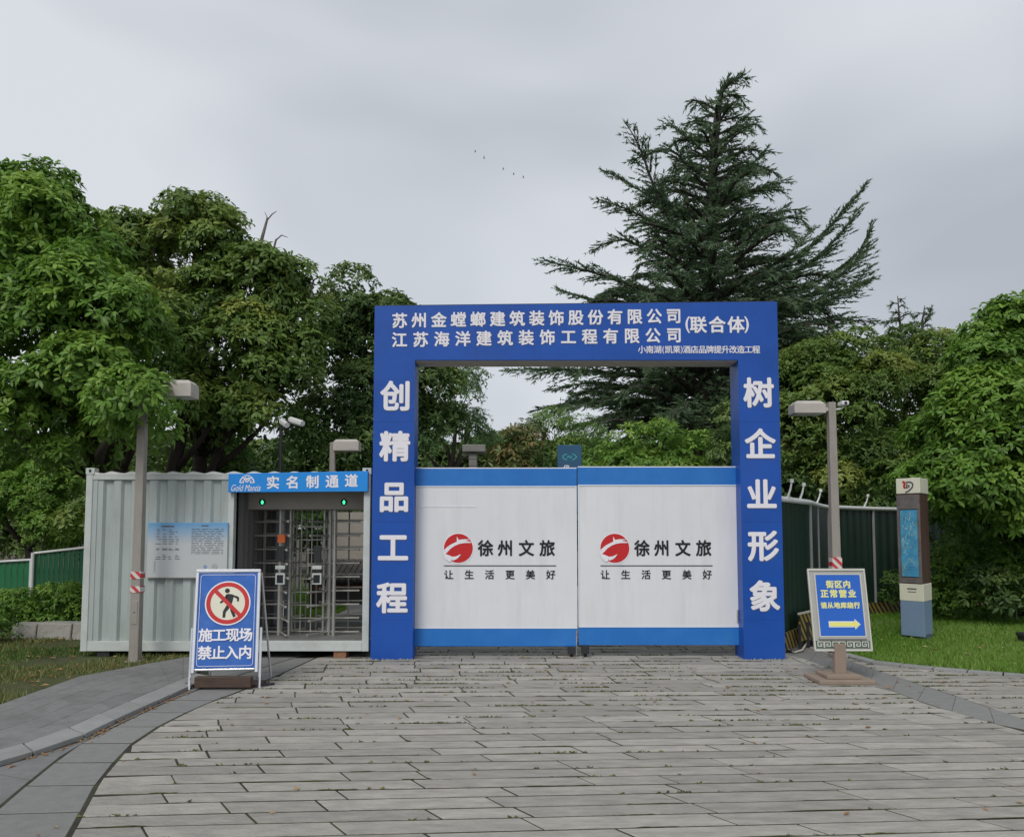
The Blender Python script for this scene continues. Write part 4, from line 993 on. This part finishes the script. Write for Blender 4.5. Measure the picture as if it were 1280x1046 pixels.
# pavilion behind turnstile
YP = 14.6; k = YP/1000
t = empty('garden_building', (P(450, 700, YP).x, YP, 0), 'beige walled garden building with dark roof seen through the turnstile', 'building')
MB().box(P(429, 0, YP).x, P(530, 0, YP).x, YP, YP+3, P(0, 705, YP).z, P(0, 640, YP).z).build('wall', M['stone_wall'], t)
MB().box(P(427, 0, YP).x, P(431, 0, YP).x, YP-.03, YP+.2, P(0, 700, YP).z, P(0, 640, YP).z).build('white_pier', M['letter'], t)
mb = MB()
zr0, zr1 = P(0, 724, YP).z, P(0, 702, YP).z
for i in range(20):
    xa = P(410, 0, YP).x+i*.1; mb.hexa([(xa, YP-1.0, zr0), (xa+.085, YP-1.0, zr0), (xa+.085, YP, zr1), (xa, YP, zr1), (xa, YP-1.0, zr0+.05), (xa+.085, YP-1.0, zr0+.05), (xa+.085, YP, zr1+.05), (xa, YP, zr1+.05)])
o = mb.build('roof_tiles', M['tile'], t); tag(o, kind='stuff')
MB().box(P(415, 0, YP).x, P(530, 0, YP).x, YP-.6, YP-.5, 0.35, zr0).build('dark_front', M['inner'], t)
MB().box(P(418, 0, YP).x, P(530, 0, YP).x, YP-.9, YP-.62, .62, .70).build('bench_slab', M['brick'], t, .01)
rb = empty('red_banner_stand', (P(371, 0, 14).x, 14.0, 0), 'red upright banner seen through the turnstile bars', 'banner')
MB().box(P(366, 0, 14).x, P(374, 0, 14).x, 14, 14.03, P(0, 768, 14).z, P(0, 704, 14).z).build('banner_panel', M['red'], rb)
MB().box(P(366, 0, 14).x, P(376, 0, 14).x, 13.95, 14.1, 0, P(0, 768, 14).z).build('banner_foot', M['dark'], rb)
cl = empty('white_column_row', (P(375, 0, 22).x, 22, 0), 'white balustrade line beyond the turnstile', 'balustrade')
MB().box(P(340, 0, 22).x, P(425, 0, 22).x, 22, 22.2, P(0, 661, 22).z, P(0, 656, 22).z).build('hand_rail', M['letter'], cl)
for x_ in (345, 360, 383, 395, 412): MB().box(P(x_, 0, 22).x, P(x_+3, 0, 22).x, 22.02, 22.18, 0, P(0, 662, 22).z).build('baluster', M['concrete'], cl)
# pot at right
q = G(1284, 806); o = MB().tube([(q.x, q.y, .0), (q.x, q.y, .12), (q.x, q.y, .14), (q.x, q.y, .17)], [.09, .12, .135, .135], 14).build('plant_pot', M['dark'], org=(q.x, q.y, 0)); tag(o, 'dark plastic pot on the lawn at the right photo edge', 'pot')
for (x_, y0, y1, lb) in ((1171, 705, 768, 'thin pale stake on the lawn, nearest to the map pillar'), (1177.5, 700, 770, 'pale stake on the lawn, second from the map pillar'), (1196, 690, 776, 'pale stake standing alone in front of the dark hedge'), (1271, 712, 779, 'pale stake near the right photo edge before the hedge')):
    g = G(x_, y1); o = MB().tube([(g.x, g.y, 0), (g.x+.02, g.y, P(x_, y0, g.y).z)], .008 if x_ != 1196 else .013, 6).build('plant_stake', M['fgrey'], org=(g.x, g.y, 0)); tag(o, lb, 'stake', 'plant stakes on the lawn')
# birds
for i, (x_, y_) in enumerate(((594, 190.3), (605, 198.3), (629, 212), (642, 218), (654, 222))):
    c = P(x_, y_, 70); s_ = .17
    mb = MB(); a = random.uniform(-.3, .3)
    mb.hexa([c+Vector(p)*s_ for p in ((-.5, -.15, -.1), (.7, -.1, -.05), (.7, .1, -.05), (-.5, .15, -.1), (-.4, -.12, .15), (.5, -.05, .12), (.5, .05, .12), (-.4, .12, .15))])
    for s in (-1, 1): mb.hexa([c+Vector(p)*s_ for p in ((-.2, s*.1, 0), (.35, s*.1, 0), (.1, s*1.5, .5+a), (-.1, s*1.5, .5+a), (-.2, s*.1, .08), (.35, s*.1, .08), (.1, s*1.5, .54+a), (-.1, s*1.5, .54+a))])
    o = mb.build('bird', M['birdm'], org=c); tag(o, ['highest bird at the head of the flying line', 'second bird from the upper end of the line', 'middle bird of the line crossing the sky', 'bird just before the lowest one in the line', 'lowest bird at the tail of the flying line'][i], 'bird', 'birds crossing the grey sky')

# ================================================================== VEGETATION
def leafcloud(cent, axis, per, size, tint, detail=True, droop=.25, width=.17):
    """whorls of leaves: cent Nx3, axis Nx3; returns V, T, tint arrays"""
    n = len(cent); K = per
    ax = np.repeat(unit(axis), K, 0); c = np.repeat(cent, K, 0); m = n*K
    ref = rng.standard_normal((m, 3)); rad = unit(ref-ax*np.sum(ref*ax, 1, keepdims=True))
    el = rng.uniform(-.25, .75, (m, 1)); d = unit(rad*np.cos(el)+ax*np.sin(el))
    wv = unit(np.cross(d, ax)+.25*rng.standard_normal((m, 3))); nr = unit(np.cross(wv, d))
    s = size*rng.uniform(.65, 1.25, (m, 1))
    tt = np.repeat(tint, K)+rng.normal(0, .09, m)
    base = c+d*s*.08
    if detail:
        dr = droop*rng.uniform(.2, 1.3, (m, 1)); g = np.array([0, 0, -1.])
        p1 = base+d*s*.34+nr*s*.02; p2 = base+d*s*.70-nr*s*dr*.35+g*s*droop*.15; tip = base+d*s-nr*s*dr+g*s*droop*.4
        w2 = wv+nr*.35*rng.uniform(-1, 1, (m, 1))
        V = np.stack([base, p1+w2*s*width*.8, p1-w2*s*width*.8, p2+wv*s*width, p2-wv*s*width, tip], 1).reshape(-1, 3); o = np.arange(m)[:, None]*6
        T = np.concatenate([o+[0, 2, 1], o+[1, 2, 4], o+[1, 4, 3], o+[3, 4, 5]], 0); return V, T, np.repeat(tt, 6)
    mid = base+d*s*.5+nr*s*.06; tip = base+d*s-nr*s*droop*.6
    V = np.stack([base, mid+wv*s*width, tip, mid-wv*s*width], 1).reshape(-1, 3); o = np.arange(m)[:, None]*4
    T = np.concatenate([o+[0, 2, 1], o+[0, 3, 2]], 0); return V, T, np.repeat(tt, 4)
def crown_points(blobs, dens, clump=.42, jag=.18):
    """blobs: (centre, (rx,ry,rz)). sub-clumps over each blob, points over each clump (more on the upper side)"""
    Cc = []; Aa = []; Tt = []
    B = [(np.array(c), np.array(r)) for c, r in blobs]
    for c, r in B:
        area = 4*np.pi*((r[0]*r[1])**1.6/3+(r[0]*r[2])**1.6/3+(r[1]*r[2])**1.6/3)**(1/1.6)
        nc = max(5, int(area/(clump*clump*1.7)))
        d = unit(rng.standard_normal((nc, 3))); d[:, 2] = np.where(d[:, 2] < -.55, -d[:, 2], d[:, 2])
        cc = c+d*r*(rng.uniform(1-jag*2, 1+jag*.3, (nc, 1)))
        cr_ = clump*rng.uniform(.6, 1.35, nc)
        for q, dd, rr in zip(cc, d, cr_):
            # skip clumps buried deep inside another blob
            bur = False
            for c2, r2 in B:
                if c2 is c: continue
                if np.sum(((q-c2)/r2)**2) < .45: bur = True; break
            if bur: continue
            k = max(3, int(dens*4*np.pi*rr*rr*.62))
            e = unit(rng.standard_normal((k, 3))+np.array([0, 0, .55])+dd*.55)
            p = q+e*rr*np.array([1.1, 1.1, .8])*rng.uniform(.78, 1.04, (k, 1))
            tcl = np.clip(rng.normal(.50, .18), 0, 1)
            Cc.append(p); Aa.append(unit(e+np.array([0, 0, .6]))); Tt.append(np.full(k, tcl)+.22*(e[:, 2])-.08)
    return np.concatenate(Cc), np.concatenate(Aa), np.concatenate(Tt)
def tree(name, label, cat, base, blobs, m, dens=22, per=8, size=.15, clump=.42, trunk_r=.14, fork=.45, detail=True, fill=.34, group=None, trunk=True, width=.17, jag=.18, bark='bark', limbs=8):
    t = empty(name, (base[0], base[1], 0), label, cat, group)
    blobs = [(c_, tuple(max(q-clump*.55, q*.5) for q in r_)) for c_, r_ in blobs]
    c, a, tt = crown_points(blobs, dens*1.24, clump, jag)
    V, T, tv = leafcloud(c, a, per, size*.86, tt, detail, width=width)
    # inner foliage
    Vs, Ts, tvs = [V], [T], [tv]; off = len(V)
    for bc, br in blobs:
        vol = 4/3*np.pi*br[0]*br[1]*br[2]; k = int(vol*fill*30)
        if k < 1: continue
        d = unit(rng.standard_normal((k, 3)))*rng.random((k, 1))**(1/3)*.86
        p = np.array(bc)+d*np.array(br)
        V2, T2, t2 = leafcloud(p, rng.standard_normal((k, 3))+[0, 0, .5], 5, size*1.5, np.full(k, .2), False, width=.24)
        Vs.append(V2); Ts.append(T2+off); tvs.append(t2); off += len(V2)
    V = np.concatenate(Vs)-np.array([base[0], base[1], 0]); T = np.concatenate(Ts); tv = np.clip(np.concatenate(tvs), 0, 1)
    V[:, 2] = np.maximum(V[:, 2], .02)
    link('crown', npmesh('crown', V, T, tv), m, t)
    if trunk:
        mb = MB(); top = sum((Vector(b[0]) for b in blobs), Vector())/len(blobs)
        zf_ = min(b[0][2]-b[1][2]*.6 for b in blobs); zf_ = max(.5, zf_*fork*2 if zf_ > 0 else .6)
        fk = Vector((base[0]+(top.x-base[0])*.25, base[1]+(top.y-base[1])*.25, zf_))
        b0 = Vector((base[0], base[1], -.05))
        mid_ = b0.lerp(fk, .5)+Vector((random.uniform(-.1, .1), 0, 0))
        mb.tube([b0, b0+Vector((0, 0, .25)), mid_, fk], [trunk_r*1.35, trunk_r*1.05, trunk_r*.95, trunk_r*.85], 10)
        for bc, br in random.sample(blobs, min(len(blobs), limbs)):
            e = Vector(bc); m1 = fk.lerp(e, .45)+Vector((random.uniform(-.2, .2), random.uniform(-.2, .2), random.uniform(-.1, .3)))
            mb.tube([fk, m1, e], [trunk_r*.62, trunk_r*.42, trunk_r*.12], 7)
        mb.build('trunk', M[bark], t, smooth=True)
    return t
def B(px, py, Y, rpx, rpy, ry=None):
    k = Y/1000; c = P(px, py, Y); return (tuple(c), (rpx*k, ry or (rpx+rpy)*.5*k, rpy*k))

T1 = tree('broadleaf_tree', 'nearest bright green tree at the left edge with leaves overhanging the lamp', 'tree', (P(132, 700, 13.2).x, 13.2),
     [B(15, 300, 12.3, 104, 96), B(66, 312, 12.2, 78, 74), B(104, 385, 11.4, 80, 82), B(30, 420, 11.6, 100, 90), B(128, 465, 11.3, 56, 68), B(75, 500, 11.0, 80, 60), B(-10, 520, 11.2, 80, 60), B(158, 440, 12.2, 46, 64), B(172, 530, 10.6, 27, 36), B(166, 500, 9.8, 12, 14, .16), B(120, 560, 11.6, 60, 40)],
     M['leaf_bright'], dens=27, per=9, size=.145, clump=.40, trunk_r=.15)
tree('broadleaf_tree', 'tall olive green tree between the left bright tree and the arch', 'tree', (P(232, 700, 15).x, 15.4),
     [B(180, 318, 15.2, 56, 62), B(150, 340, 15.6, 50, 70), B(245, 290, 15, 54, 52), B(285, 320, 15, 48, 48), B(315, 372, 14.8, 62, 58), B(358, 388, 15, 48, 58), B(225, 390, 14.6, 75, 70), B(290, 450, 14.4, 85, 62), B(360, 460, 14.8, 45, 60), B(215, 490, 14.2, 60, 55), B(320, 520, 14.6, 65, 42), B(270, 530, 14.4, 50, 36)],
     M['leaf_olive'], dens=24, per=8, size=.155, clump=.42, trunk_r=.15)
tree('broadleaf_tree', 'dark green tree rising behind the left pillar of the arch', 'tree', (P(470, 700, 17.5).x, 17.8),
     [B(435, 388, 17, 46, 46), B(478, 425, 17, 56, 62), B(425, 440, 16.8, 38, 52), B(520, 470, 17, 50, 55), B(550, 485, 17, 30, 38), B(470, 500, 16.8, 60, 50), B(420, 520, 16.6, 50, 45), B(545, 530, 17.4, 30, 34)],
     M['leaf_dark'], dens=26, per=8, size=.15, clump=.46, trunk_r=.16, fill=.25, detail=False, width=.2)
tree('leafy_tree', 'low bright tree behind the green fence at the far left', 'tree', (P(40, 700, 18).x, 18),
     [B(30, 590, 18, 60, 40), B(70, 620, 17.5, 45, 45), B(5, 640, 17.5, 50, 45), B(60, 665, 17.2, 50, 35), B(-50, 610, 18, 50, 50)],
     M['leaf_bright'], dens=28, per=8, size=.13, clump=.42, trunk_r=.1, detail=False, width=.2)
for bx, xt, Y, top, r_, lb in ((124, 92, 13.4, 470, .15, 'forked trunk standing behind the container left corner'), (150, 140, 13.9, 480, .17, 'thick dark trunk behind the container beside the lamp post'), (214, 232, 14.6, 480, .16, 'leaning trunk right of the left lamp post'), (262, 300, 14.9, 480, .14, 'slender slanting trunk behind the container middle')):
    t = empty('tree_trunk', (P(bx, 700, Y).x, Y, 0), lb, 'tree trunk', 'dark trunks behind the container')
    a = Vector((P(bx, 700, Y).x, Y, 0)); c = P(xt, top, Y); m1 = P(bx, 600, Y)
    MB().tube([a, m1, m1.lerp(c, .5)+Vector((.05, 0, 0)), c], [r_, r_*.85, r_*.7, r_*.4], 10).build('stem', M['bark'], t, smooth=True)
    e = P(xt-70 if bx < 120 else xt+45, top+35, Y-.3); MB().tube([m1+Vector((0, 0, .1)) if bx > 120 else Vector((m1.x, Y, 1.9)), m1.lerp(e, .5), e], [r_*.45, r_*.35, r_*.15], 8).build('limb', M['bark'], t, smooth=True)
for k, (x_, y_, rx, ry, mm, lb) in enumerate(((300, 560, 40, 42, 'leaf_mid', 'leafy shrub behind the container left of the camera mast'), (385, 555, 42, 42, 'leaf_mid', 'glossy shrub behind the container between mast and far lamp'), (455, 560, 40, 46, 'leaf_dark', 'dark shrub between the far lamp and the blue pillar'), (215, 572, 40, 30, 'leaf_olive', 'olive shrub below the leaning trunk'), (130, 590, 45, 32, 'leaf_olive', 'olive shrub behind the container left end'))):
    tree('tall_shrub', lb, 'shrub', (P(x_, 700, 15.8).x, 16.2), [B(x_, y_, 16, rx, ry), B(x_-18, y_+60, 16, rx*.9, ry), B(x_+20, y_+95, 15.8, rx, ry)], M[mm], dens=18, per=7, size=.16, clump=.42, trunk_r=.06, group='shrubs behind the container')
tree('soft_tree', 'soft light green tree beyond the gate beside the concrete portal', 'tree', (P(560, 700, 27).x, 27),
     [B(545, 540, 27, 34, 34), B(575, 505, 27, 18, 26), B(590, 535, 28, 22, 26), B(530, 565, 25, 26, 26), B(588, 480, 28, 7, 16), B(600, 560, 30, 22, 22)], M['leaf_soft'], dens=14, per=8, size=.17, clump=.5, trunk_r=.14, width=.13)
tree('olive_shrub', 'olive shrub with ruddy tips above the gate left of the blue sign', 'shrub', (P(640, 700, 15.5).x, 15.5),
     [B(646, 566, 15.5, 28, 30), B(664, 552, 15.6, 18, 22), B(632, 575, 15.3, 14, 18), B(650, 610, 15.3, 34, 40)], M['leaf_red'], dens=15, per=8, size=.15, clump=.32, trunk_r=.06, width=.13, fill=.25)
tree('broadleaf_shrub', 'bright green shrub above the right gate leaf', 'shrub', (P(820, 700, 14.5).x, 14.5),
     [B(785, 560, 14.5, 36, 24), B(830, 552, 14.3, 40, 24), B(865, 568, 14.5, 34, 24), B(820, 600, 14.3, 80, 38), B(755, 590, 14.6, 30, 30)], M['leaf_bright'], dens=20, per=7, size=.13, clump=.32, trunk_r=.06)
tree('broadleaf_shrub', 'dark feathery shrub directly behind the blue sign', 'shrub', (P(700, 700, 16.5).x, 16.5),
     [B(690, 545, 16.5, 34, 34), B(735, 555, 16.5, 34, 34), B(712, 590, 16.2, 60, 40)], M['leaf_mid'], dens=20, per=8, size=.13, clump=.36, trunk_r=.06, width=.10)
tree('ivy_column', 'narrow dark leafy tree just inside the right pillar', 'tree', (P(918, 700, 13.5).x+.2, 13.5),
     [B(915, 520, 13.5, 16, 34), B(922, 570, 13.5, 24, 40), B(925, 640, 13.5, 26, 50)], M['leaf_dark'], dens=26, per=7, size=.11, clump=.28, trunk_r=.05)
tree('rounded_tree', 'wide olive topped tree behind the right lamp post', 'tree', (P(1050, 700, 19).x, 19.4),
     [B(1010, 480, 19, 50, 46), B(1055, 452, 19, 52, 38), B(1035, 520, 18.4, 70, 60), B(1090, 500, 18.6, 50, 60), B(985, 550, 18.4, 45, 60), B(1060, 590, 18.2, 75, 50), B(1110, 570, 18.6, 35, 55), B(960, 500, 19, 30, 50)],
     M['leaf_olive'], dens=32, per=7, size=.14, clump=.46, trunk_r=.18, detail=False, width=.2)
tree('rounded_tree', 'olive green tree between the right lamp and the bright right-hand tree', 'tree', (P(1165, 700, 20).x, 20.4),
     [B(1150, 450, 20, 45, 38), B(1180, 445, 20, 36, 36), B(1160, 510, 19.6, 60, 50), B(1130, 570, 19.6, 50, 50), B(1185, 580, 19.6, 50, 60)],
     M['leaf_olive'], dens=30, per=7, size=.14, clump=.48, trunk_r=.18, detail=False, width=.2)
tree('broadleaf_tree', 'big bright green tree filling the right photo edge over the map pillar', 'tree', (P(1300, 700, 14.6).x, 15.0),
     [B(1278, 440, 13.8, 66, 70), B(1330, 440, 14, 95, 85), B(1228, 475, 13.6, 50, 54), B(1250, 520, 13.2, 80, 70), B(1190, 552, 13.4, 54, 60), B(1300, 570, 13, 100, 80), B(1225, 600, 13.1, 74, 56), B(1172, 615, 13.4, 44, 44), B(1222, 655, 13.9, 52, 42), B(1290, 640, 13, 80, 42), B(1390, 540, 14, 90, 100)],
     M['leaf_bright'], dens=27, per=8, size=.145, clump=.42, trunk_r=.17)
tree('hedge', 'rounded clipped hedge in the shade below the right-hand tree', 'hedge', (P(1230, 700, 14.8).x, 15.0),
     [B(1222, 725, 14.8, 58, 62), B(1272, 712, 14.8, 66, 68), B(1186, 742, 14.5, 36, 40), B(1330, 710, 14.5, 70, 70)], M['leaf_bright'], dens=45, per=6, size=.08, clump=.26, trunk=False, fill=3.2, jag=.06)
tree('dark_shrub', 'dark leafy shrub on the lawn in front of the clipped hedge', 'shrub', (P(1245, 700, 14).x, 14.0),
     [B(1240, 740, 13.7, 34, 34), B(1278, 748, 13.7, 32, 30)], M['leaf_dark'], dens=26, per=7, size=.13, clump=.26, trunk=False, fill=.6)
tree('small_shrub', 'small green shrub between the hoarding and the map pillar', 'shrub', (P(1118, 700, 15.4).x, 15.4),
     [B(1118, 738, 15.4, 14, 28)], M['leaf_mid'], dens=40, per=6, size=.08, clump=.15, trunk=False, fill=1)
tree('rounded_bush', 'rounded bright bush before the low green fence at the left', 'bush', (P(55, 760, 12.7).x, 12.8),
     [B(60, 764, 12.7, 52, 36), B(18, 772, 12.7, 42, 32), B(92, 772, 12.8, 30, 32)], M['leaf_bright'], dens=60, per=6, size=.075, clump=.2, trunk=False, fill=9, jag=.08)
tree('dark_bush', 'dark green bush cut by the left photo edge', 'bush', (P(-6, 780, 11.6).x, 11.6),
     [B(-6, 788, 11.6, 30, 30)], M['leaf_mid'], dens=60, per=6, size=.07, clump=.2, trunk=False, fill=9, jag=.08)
# dead twigs on the olive tree
for (a, b, c) in (((326, 300), (334, 272), (331, 265)), ((334, 275), (340, 268), (346, 264)), ((205, 262), (196, 252), (192, 246)), ((392, 350), (400, 346), (405, 350)), ((345, 300), (352, 294), (360, 297))):
    MB().tube([P(a[0]-14, a[1]+55, 15), P(*a, 15), P(*b, 15), P(*c, 15)], [.03, .02, .012, .005], 5).build('dead_twig', M['twig'], bpy.data.objects['broadleaf_tree.001'])

# background wood that closes the view
def wood(name, label, xs, Y, top, hgt, m, dens=9, n=16):
    bl = []
    for i in range(n):
        x = xs[0]+(xs[1]-xs[0])*i/(n-1)+random.uniform(-8, 8); y = top+random.uniform(-12, 12)
        for j in range(3): bl.append(B(x, y+j*hgt/3, Y+random.uniform(-1, 1), (xs[1]-xs[0])/n*1.0, hgt/4))
    c, a, tt = crown_points(bl, dens, .8); V, T, tv = leafcloud(c, a, 7, .3, tt, False)
    Vs, Ts, tvs = [V], [T], [tv]; off = len(V)
    for bc, br in bl:
        k = int(4*br[0]*br[1]*br[2]*1.3); d = unit(rng.standard_normal((k, 3)))*rng.random((k, 1))**(1/3)
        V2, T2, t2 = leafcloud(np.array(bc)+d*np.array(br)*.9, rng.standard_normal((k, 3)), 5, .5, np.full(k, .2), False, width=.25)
        Vs.append(V2); Ts.append(T2+off); tvs.append(t2); off += len(V2)
    o = link(name, npmesh(name, np.concatenate(Vs), np.concatenate(Ts), np.clip(np.concatenate(tvs), 0, 1)), m); tag(o, label, 'wood', kind='stuff')
wood('far_wood', 'dark mass of trees far behind the container', (-260, 560), 32, 585, 110, M['leaf_dark'])
wood('far_wood', 'dark mass of trees far behind the gate and hoarding', (640, 1500), 34, 590, 100, M['leaf_dark'])

# ---------------- the cedar
def cedar(label, base, Yc, trunk_px, branches, nrand, env, blade=.11, seedscale=1.0, name='cedar_tree', lim=(300, 600), tw=1.0, density=1.0):
    t = empty(name, (base.x, base.y, 0), label, 'tree'); o3 = np.array([base.x, base.y, 0])
    tp = [Vector((base.x, base.y, -.05))]+[P(x, y, Yc) for x, y in trunk_px]
    n = len(tp); mb = MB(); mb.tube(tp, [.24*tw*(1-i/(n-1))**.9+.015 for i in range(n)], 10); mb.build('trunk', M['needlebark'], t, smooth=True)
    def on_trunk(z):
        for a, b in zip(tp, tp[1:]):
            if a.z <= z <= b.z: return a.lerp(b, (z-a.z)/(b.z-a.z))
        return tp[-1].copy()
    bb = MB(); S = []  # sprays: start, dir, length
    def limb(pts, r0):
        q = [Vector(p) for p in pts]; fine = []
        for i in range(len(q)-1):
            for k in range(5): 
                p0 = q[max(i-1, 0)]; p1 = q[i]; p2 = q[i+1]; p3 = q[min(i+2, len(q)-1)]; u = k/5
                fine.append(.5*((2*p1)+(p2-p0)*u+(2*p0-5*p1+4*p2-p3)*u*u+(3*p1-p0-3*p2+p3)*u**3))
        fine.append(q[-1]); m = len(fine); tot = sum((b-a).length for a, b in zip(fine, fine[1:]))
        bb.tube(fine[::2]+([fine[-1]] if (m-1) % 2 else []), [r0*(1-i/(len(fine[::2]+([fine[-1]] if (m-1) % 2 else []))-1))+.008 for i in range(len(fine[::2]+([fine[-1]] if (m-1) % 2 else [])))], 5)
        step = .115/density; s = 0; acc = 0
        for a, b in zip(fine, fine[1:]):
            L_ = (b-a).length; d = (b-a).normalized()
            side = d.cross(Vector((0, 0, 1)))
            if side.length < .1: side = Vector((1, 0, 0))
            side.normalize()
            while acc < s+L_:
                f = (acc-s)/L_; fr_ = acc/tot
                if fr_ > .12:
                    for sg in (-1, 1):
                        if random.random() < .88:
                            ln = (tot*.30*(1-fr_)**.7+.22)*random.uniform(.45, 1.15); ln = min(ln, 1.5)
                            dd = (d*random.uniform(.7, 1.2)+side*sg*random.uniform(.4, 1.0)+Vector((0, 0, random.uniform(-.28, .22)))).normalized()
                            S.append((a.lerp(b, f), dd, ln))
                acc += step
            s += L_
        S.append((q[-1]-(q[-1]-q[-2]).normalized()*.1, (q[-1]-q[-2]).normalized(), .35))
    for br in branches:
        (x0, y0), mids, r0, dy = br
        p0 = on_trunk(P(x0, y0, Yc).z); pts = [p0]
        for i, (x, y) in enumerate(mids): pts.append(P(x, y, Yc+dy*(i+1)/len(mids)))
        limb(pts, r0)
    for i in range(nrand):
        y = env['y'][0]+(env['y'][1]-env['y'][0])*((i+.5)/nrand)**.85; z = P(880, y, Yc).z; p0 = on_trunk(z)
        R_ = np.interp(y, env['py'], env['pr'])*Yc/1000*random.uniform(.6, 1.04); az = i*2.39996+random.uniform(-.3, .3)
        dr = Vector((math.cos(az), math.sin(az)*.9, 0)); up_ = random.uniform(.18, .42)
        limb([p0, p0+dr*R_*.4+Vector((0, 0, R_*up_*.55)), p0+dr*R_*.75+Vector((0, 0, R_*up_*.80)), p0+dr*R_*.93+Vector((0, 0, R_*up_*.72)), p0+dr*R_+Vector((0, 0, R_*up_*.50))], .02+.018*R_)
    bb.build('branches', M['needlebark'], t)
    # blades along each spray
    st = np.array([tuple(s[0]) for s in S]); dr = np.array([tuple(s[1]) for s in S]); ln = np.array([s[2] for s in S])
    cnt = np.maximum(6, (ln*42*seedscale).astype(int)); idx = np.repeat(np.arange(len(S)), cnt); m = len(idx)
    f = rng.random(m); sag = -.10*(f**2)*ln[idx]
    p = st[idx]+dr[idx]*(f*ln[idx])[:, None]; p[:, 2] += sag
    sd_ = rng.standard_normal((m, 3))*np.array([1, 1, .55]); d = unit(dr[idx]*.9+sd_*.48+np.array([0, 0, -.12]))
    wv = unit(np.cross(d, rng.standard_normal((m, 3)))); s_ = blade*rng.uniform(.6, 1.3, (m, 1))
    V = np.stack([p-wv*s_*.14, p+wv*s_*.14, p+d*s_], 1).reshape(-1, 3)-o3
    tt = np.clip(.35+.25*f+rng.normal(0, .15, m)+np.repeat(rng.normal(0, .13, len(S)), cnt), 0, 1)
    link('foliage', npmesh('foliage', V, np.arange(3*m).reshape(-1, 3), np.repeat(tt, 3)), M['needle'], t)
    print('cedar blades', m)
    return t
base = Vector((P(880, 700, 22).x, 22, 0))
tr = [(880, 600), (882, 500), (884, 400), (888, 300), (890, 240), (893, 180), (898, 135), (903, 112), (914, 101), (928, 97)]
br = [
 ((888, 330), [(850, 300), (820, 240), (800, 185), (784, 157)], .07, -1.0),
 ((890, 300), [(850, 268), (815, 235), (775, 200)][:2], .05, -.5),
 ((889, 350), [(940, 350), (1000, 320), (1045, 275), (1080, 234)], .09, -1.0),
 ((889, 355), [(935, 345), (985, 318), (1015, 285)], .05, 1.2),
 ((888, 365), [(950, 360), (1010, 330), (1050, 292), (1072, 262)], .06, .2),
 ((888, 370), [(955, 375), (1025, 350), (1070, 318), (1088, 285)], .06, -.6),
 ((887, 385), [(960, 395), (1020, 380), (1062, 362), (1084, 335)], .06, 1.6),
 ((887, 400), [(960, 420), (1020, 418), (1060, 400)], .06, -1.5),
 ((888, 375), [(950, 385), (1020, 365), (1060, 335), (1090, 305)], .08, 1.0),
 ((887, 395), [(960, 400), (1030, 372), (1085, 352)], .07, -1.2),
 ((886, 405), [(960, 410), (1030, 400), (1095, 402)], .07, .5),
 ((886, 390), [(800, 360), (740, 340), (680, 326)], .08, -1.0),
 ((886, 410), [(800, 390), (740, 375), (700, 362)], .07, .7),
 ((888, 340), [(830, 325), (780, 300), (742, 312)], .05, .6),
 ((888, 310), [(830, 285), (785, 262), (748, 250)], .05, -.6),
 ((889, 280), [(840, 262), (800, 238), (758, 215)], .045, .6),
 ((891, 230), [(860, 208), (835, 186), (790, 200)], .035, -.4),
 ((892, 200), [(862, 175), (840, 158), (828, 160)], .03, .4),
 ((891, 230), [(930, 215), (955, 190), (963, 190)], .03, -.3),
 ((890, 255), [(930, 245), (960, 232), (985, 228)], .035, .4),
 ((889, 290), [(940, 285), (975, 265), (1000, 262)], .04, -.4),
 ((894, 170), [(915, 160), (930, 148), (942, 150)], .02, .2),
 ((895, 150), [(880, 135), (872, 128), (868, 133)], .015, .2),
 ((898, 128), [(912, 118), (925, 122), (930, 130)], .012, .1),
 ((900, 125), [(905, 108), (918, 98), (934, 99)], .02, .0), ((899, 127), [(904, 112), (912, 104), (924, 106)], .012, .25), ((898, 140), [(902, 120), (908, 106), (928, 94)], .012, -.2),
 ((882, 480), [(800, 470), (720, 462), (637, 462)], .07, -.6),
 ((882, 470), [(810, 452), (740, 448), (668, 470)], .05, .9),
 ((882, 490), [(810, 488), (750, 478), (690, 486)], .05, 1.4),
 ((882, 500), [(820, 500), (760, 500), (700, 512)], .05, -1.3),
 ((882, 520), [(930, 505), (980, 500)], .05, -1.3),
 ((882, 530), [(820, 520), (770, 520), (705, 535)], .05, 1.0),
 ((882, 510), [(800, 505), (740, 500), (670, 512)], .06, .6),
 ((882, 500), [(940, 480), (1000, 455), (1040, 430)], .06, .6),
 ((881, 540), [(830, 520), (780, 515), (730, 530)], .05, -1.2),
]
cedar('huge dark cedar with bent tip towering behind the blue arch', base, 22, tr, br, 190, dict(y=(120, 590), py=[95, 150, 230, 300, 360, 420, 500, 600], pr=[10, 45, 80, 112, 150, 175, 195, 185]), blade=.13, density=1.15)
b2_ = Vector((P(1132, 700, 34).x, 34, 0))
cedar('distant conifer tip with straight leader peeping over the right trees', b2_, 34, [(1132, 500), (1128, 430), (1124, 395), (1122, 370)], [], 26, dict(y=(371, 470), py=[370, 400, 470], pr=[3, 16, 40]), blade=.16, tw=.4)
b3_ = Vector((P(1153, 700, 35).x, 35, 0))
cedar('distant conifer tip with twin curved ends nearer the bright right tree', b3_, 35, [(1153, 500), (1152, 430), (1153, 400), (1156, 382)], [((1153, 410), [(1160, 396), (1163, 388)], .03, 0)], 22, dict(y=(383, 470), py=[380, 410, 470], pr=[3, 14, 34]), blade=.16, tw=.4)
print('tris', sum(len(m.polygons) for m in bpy.data.meshes))
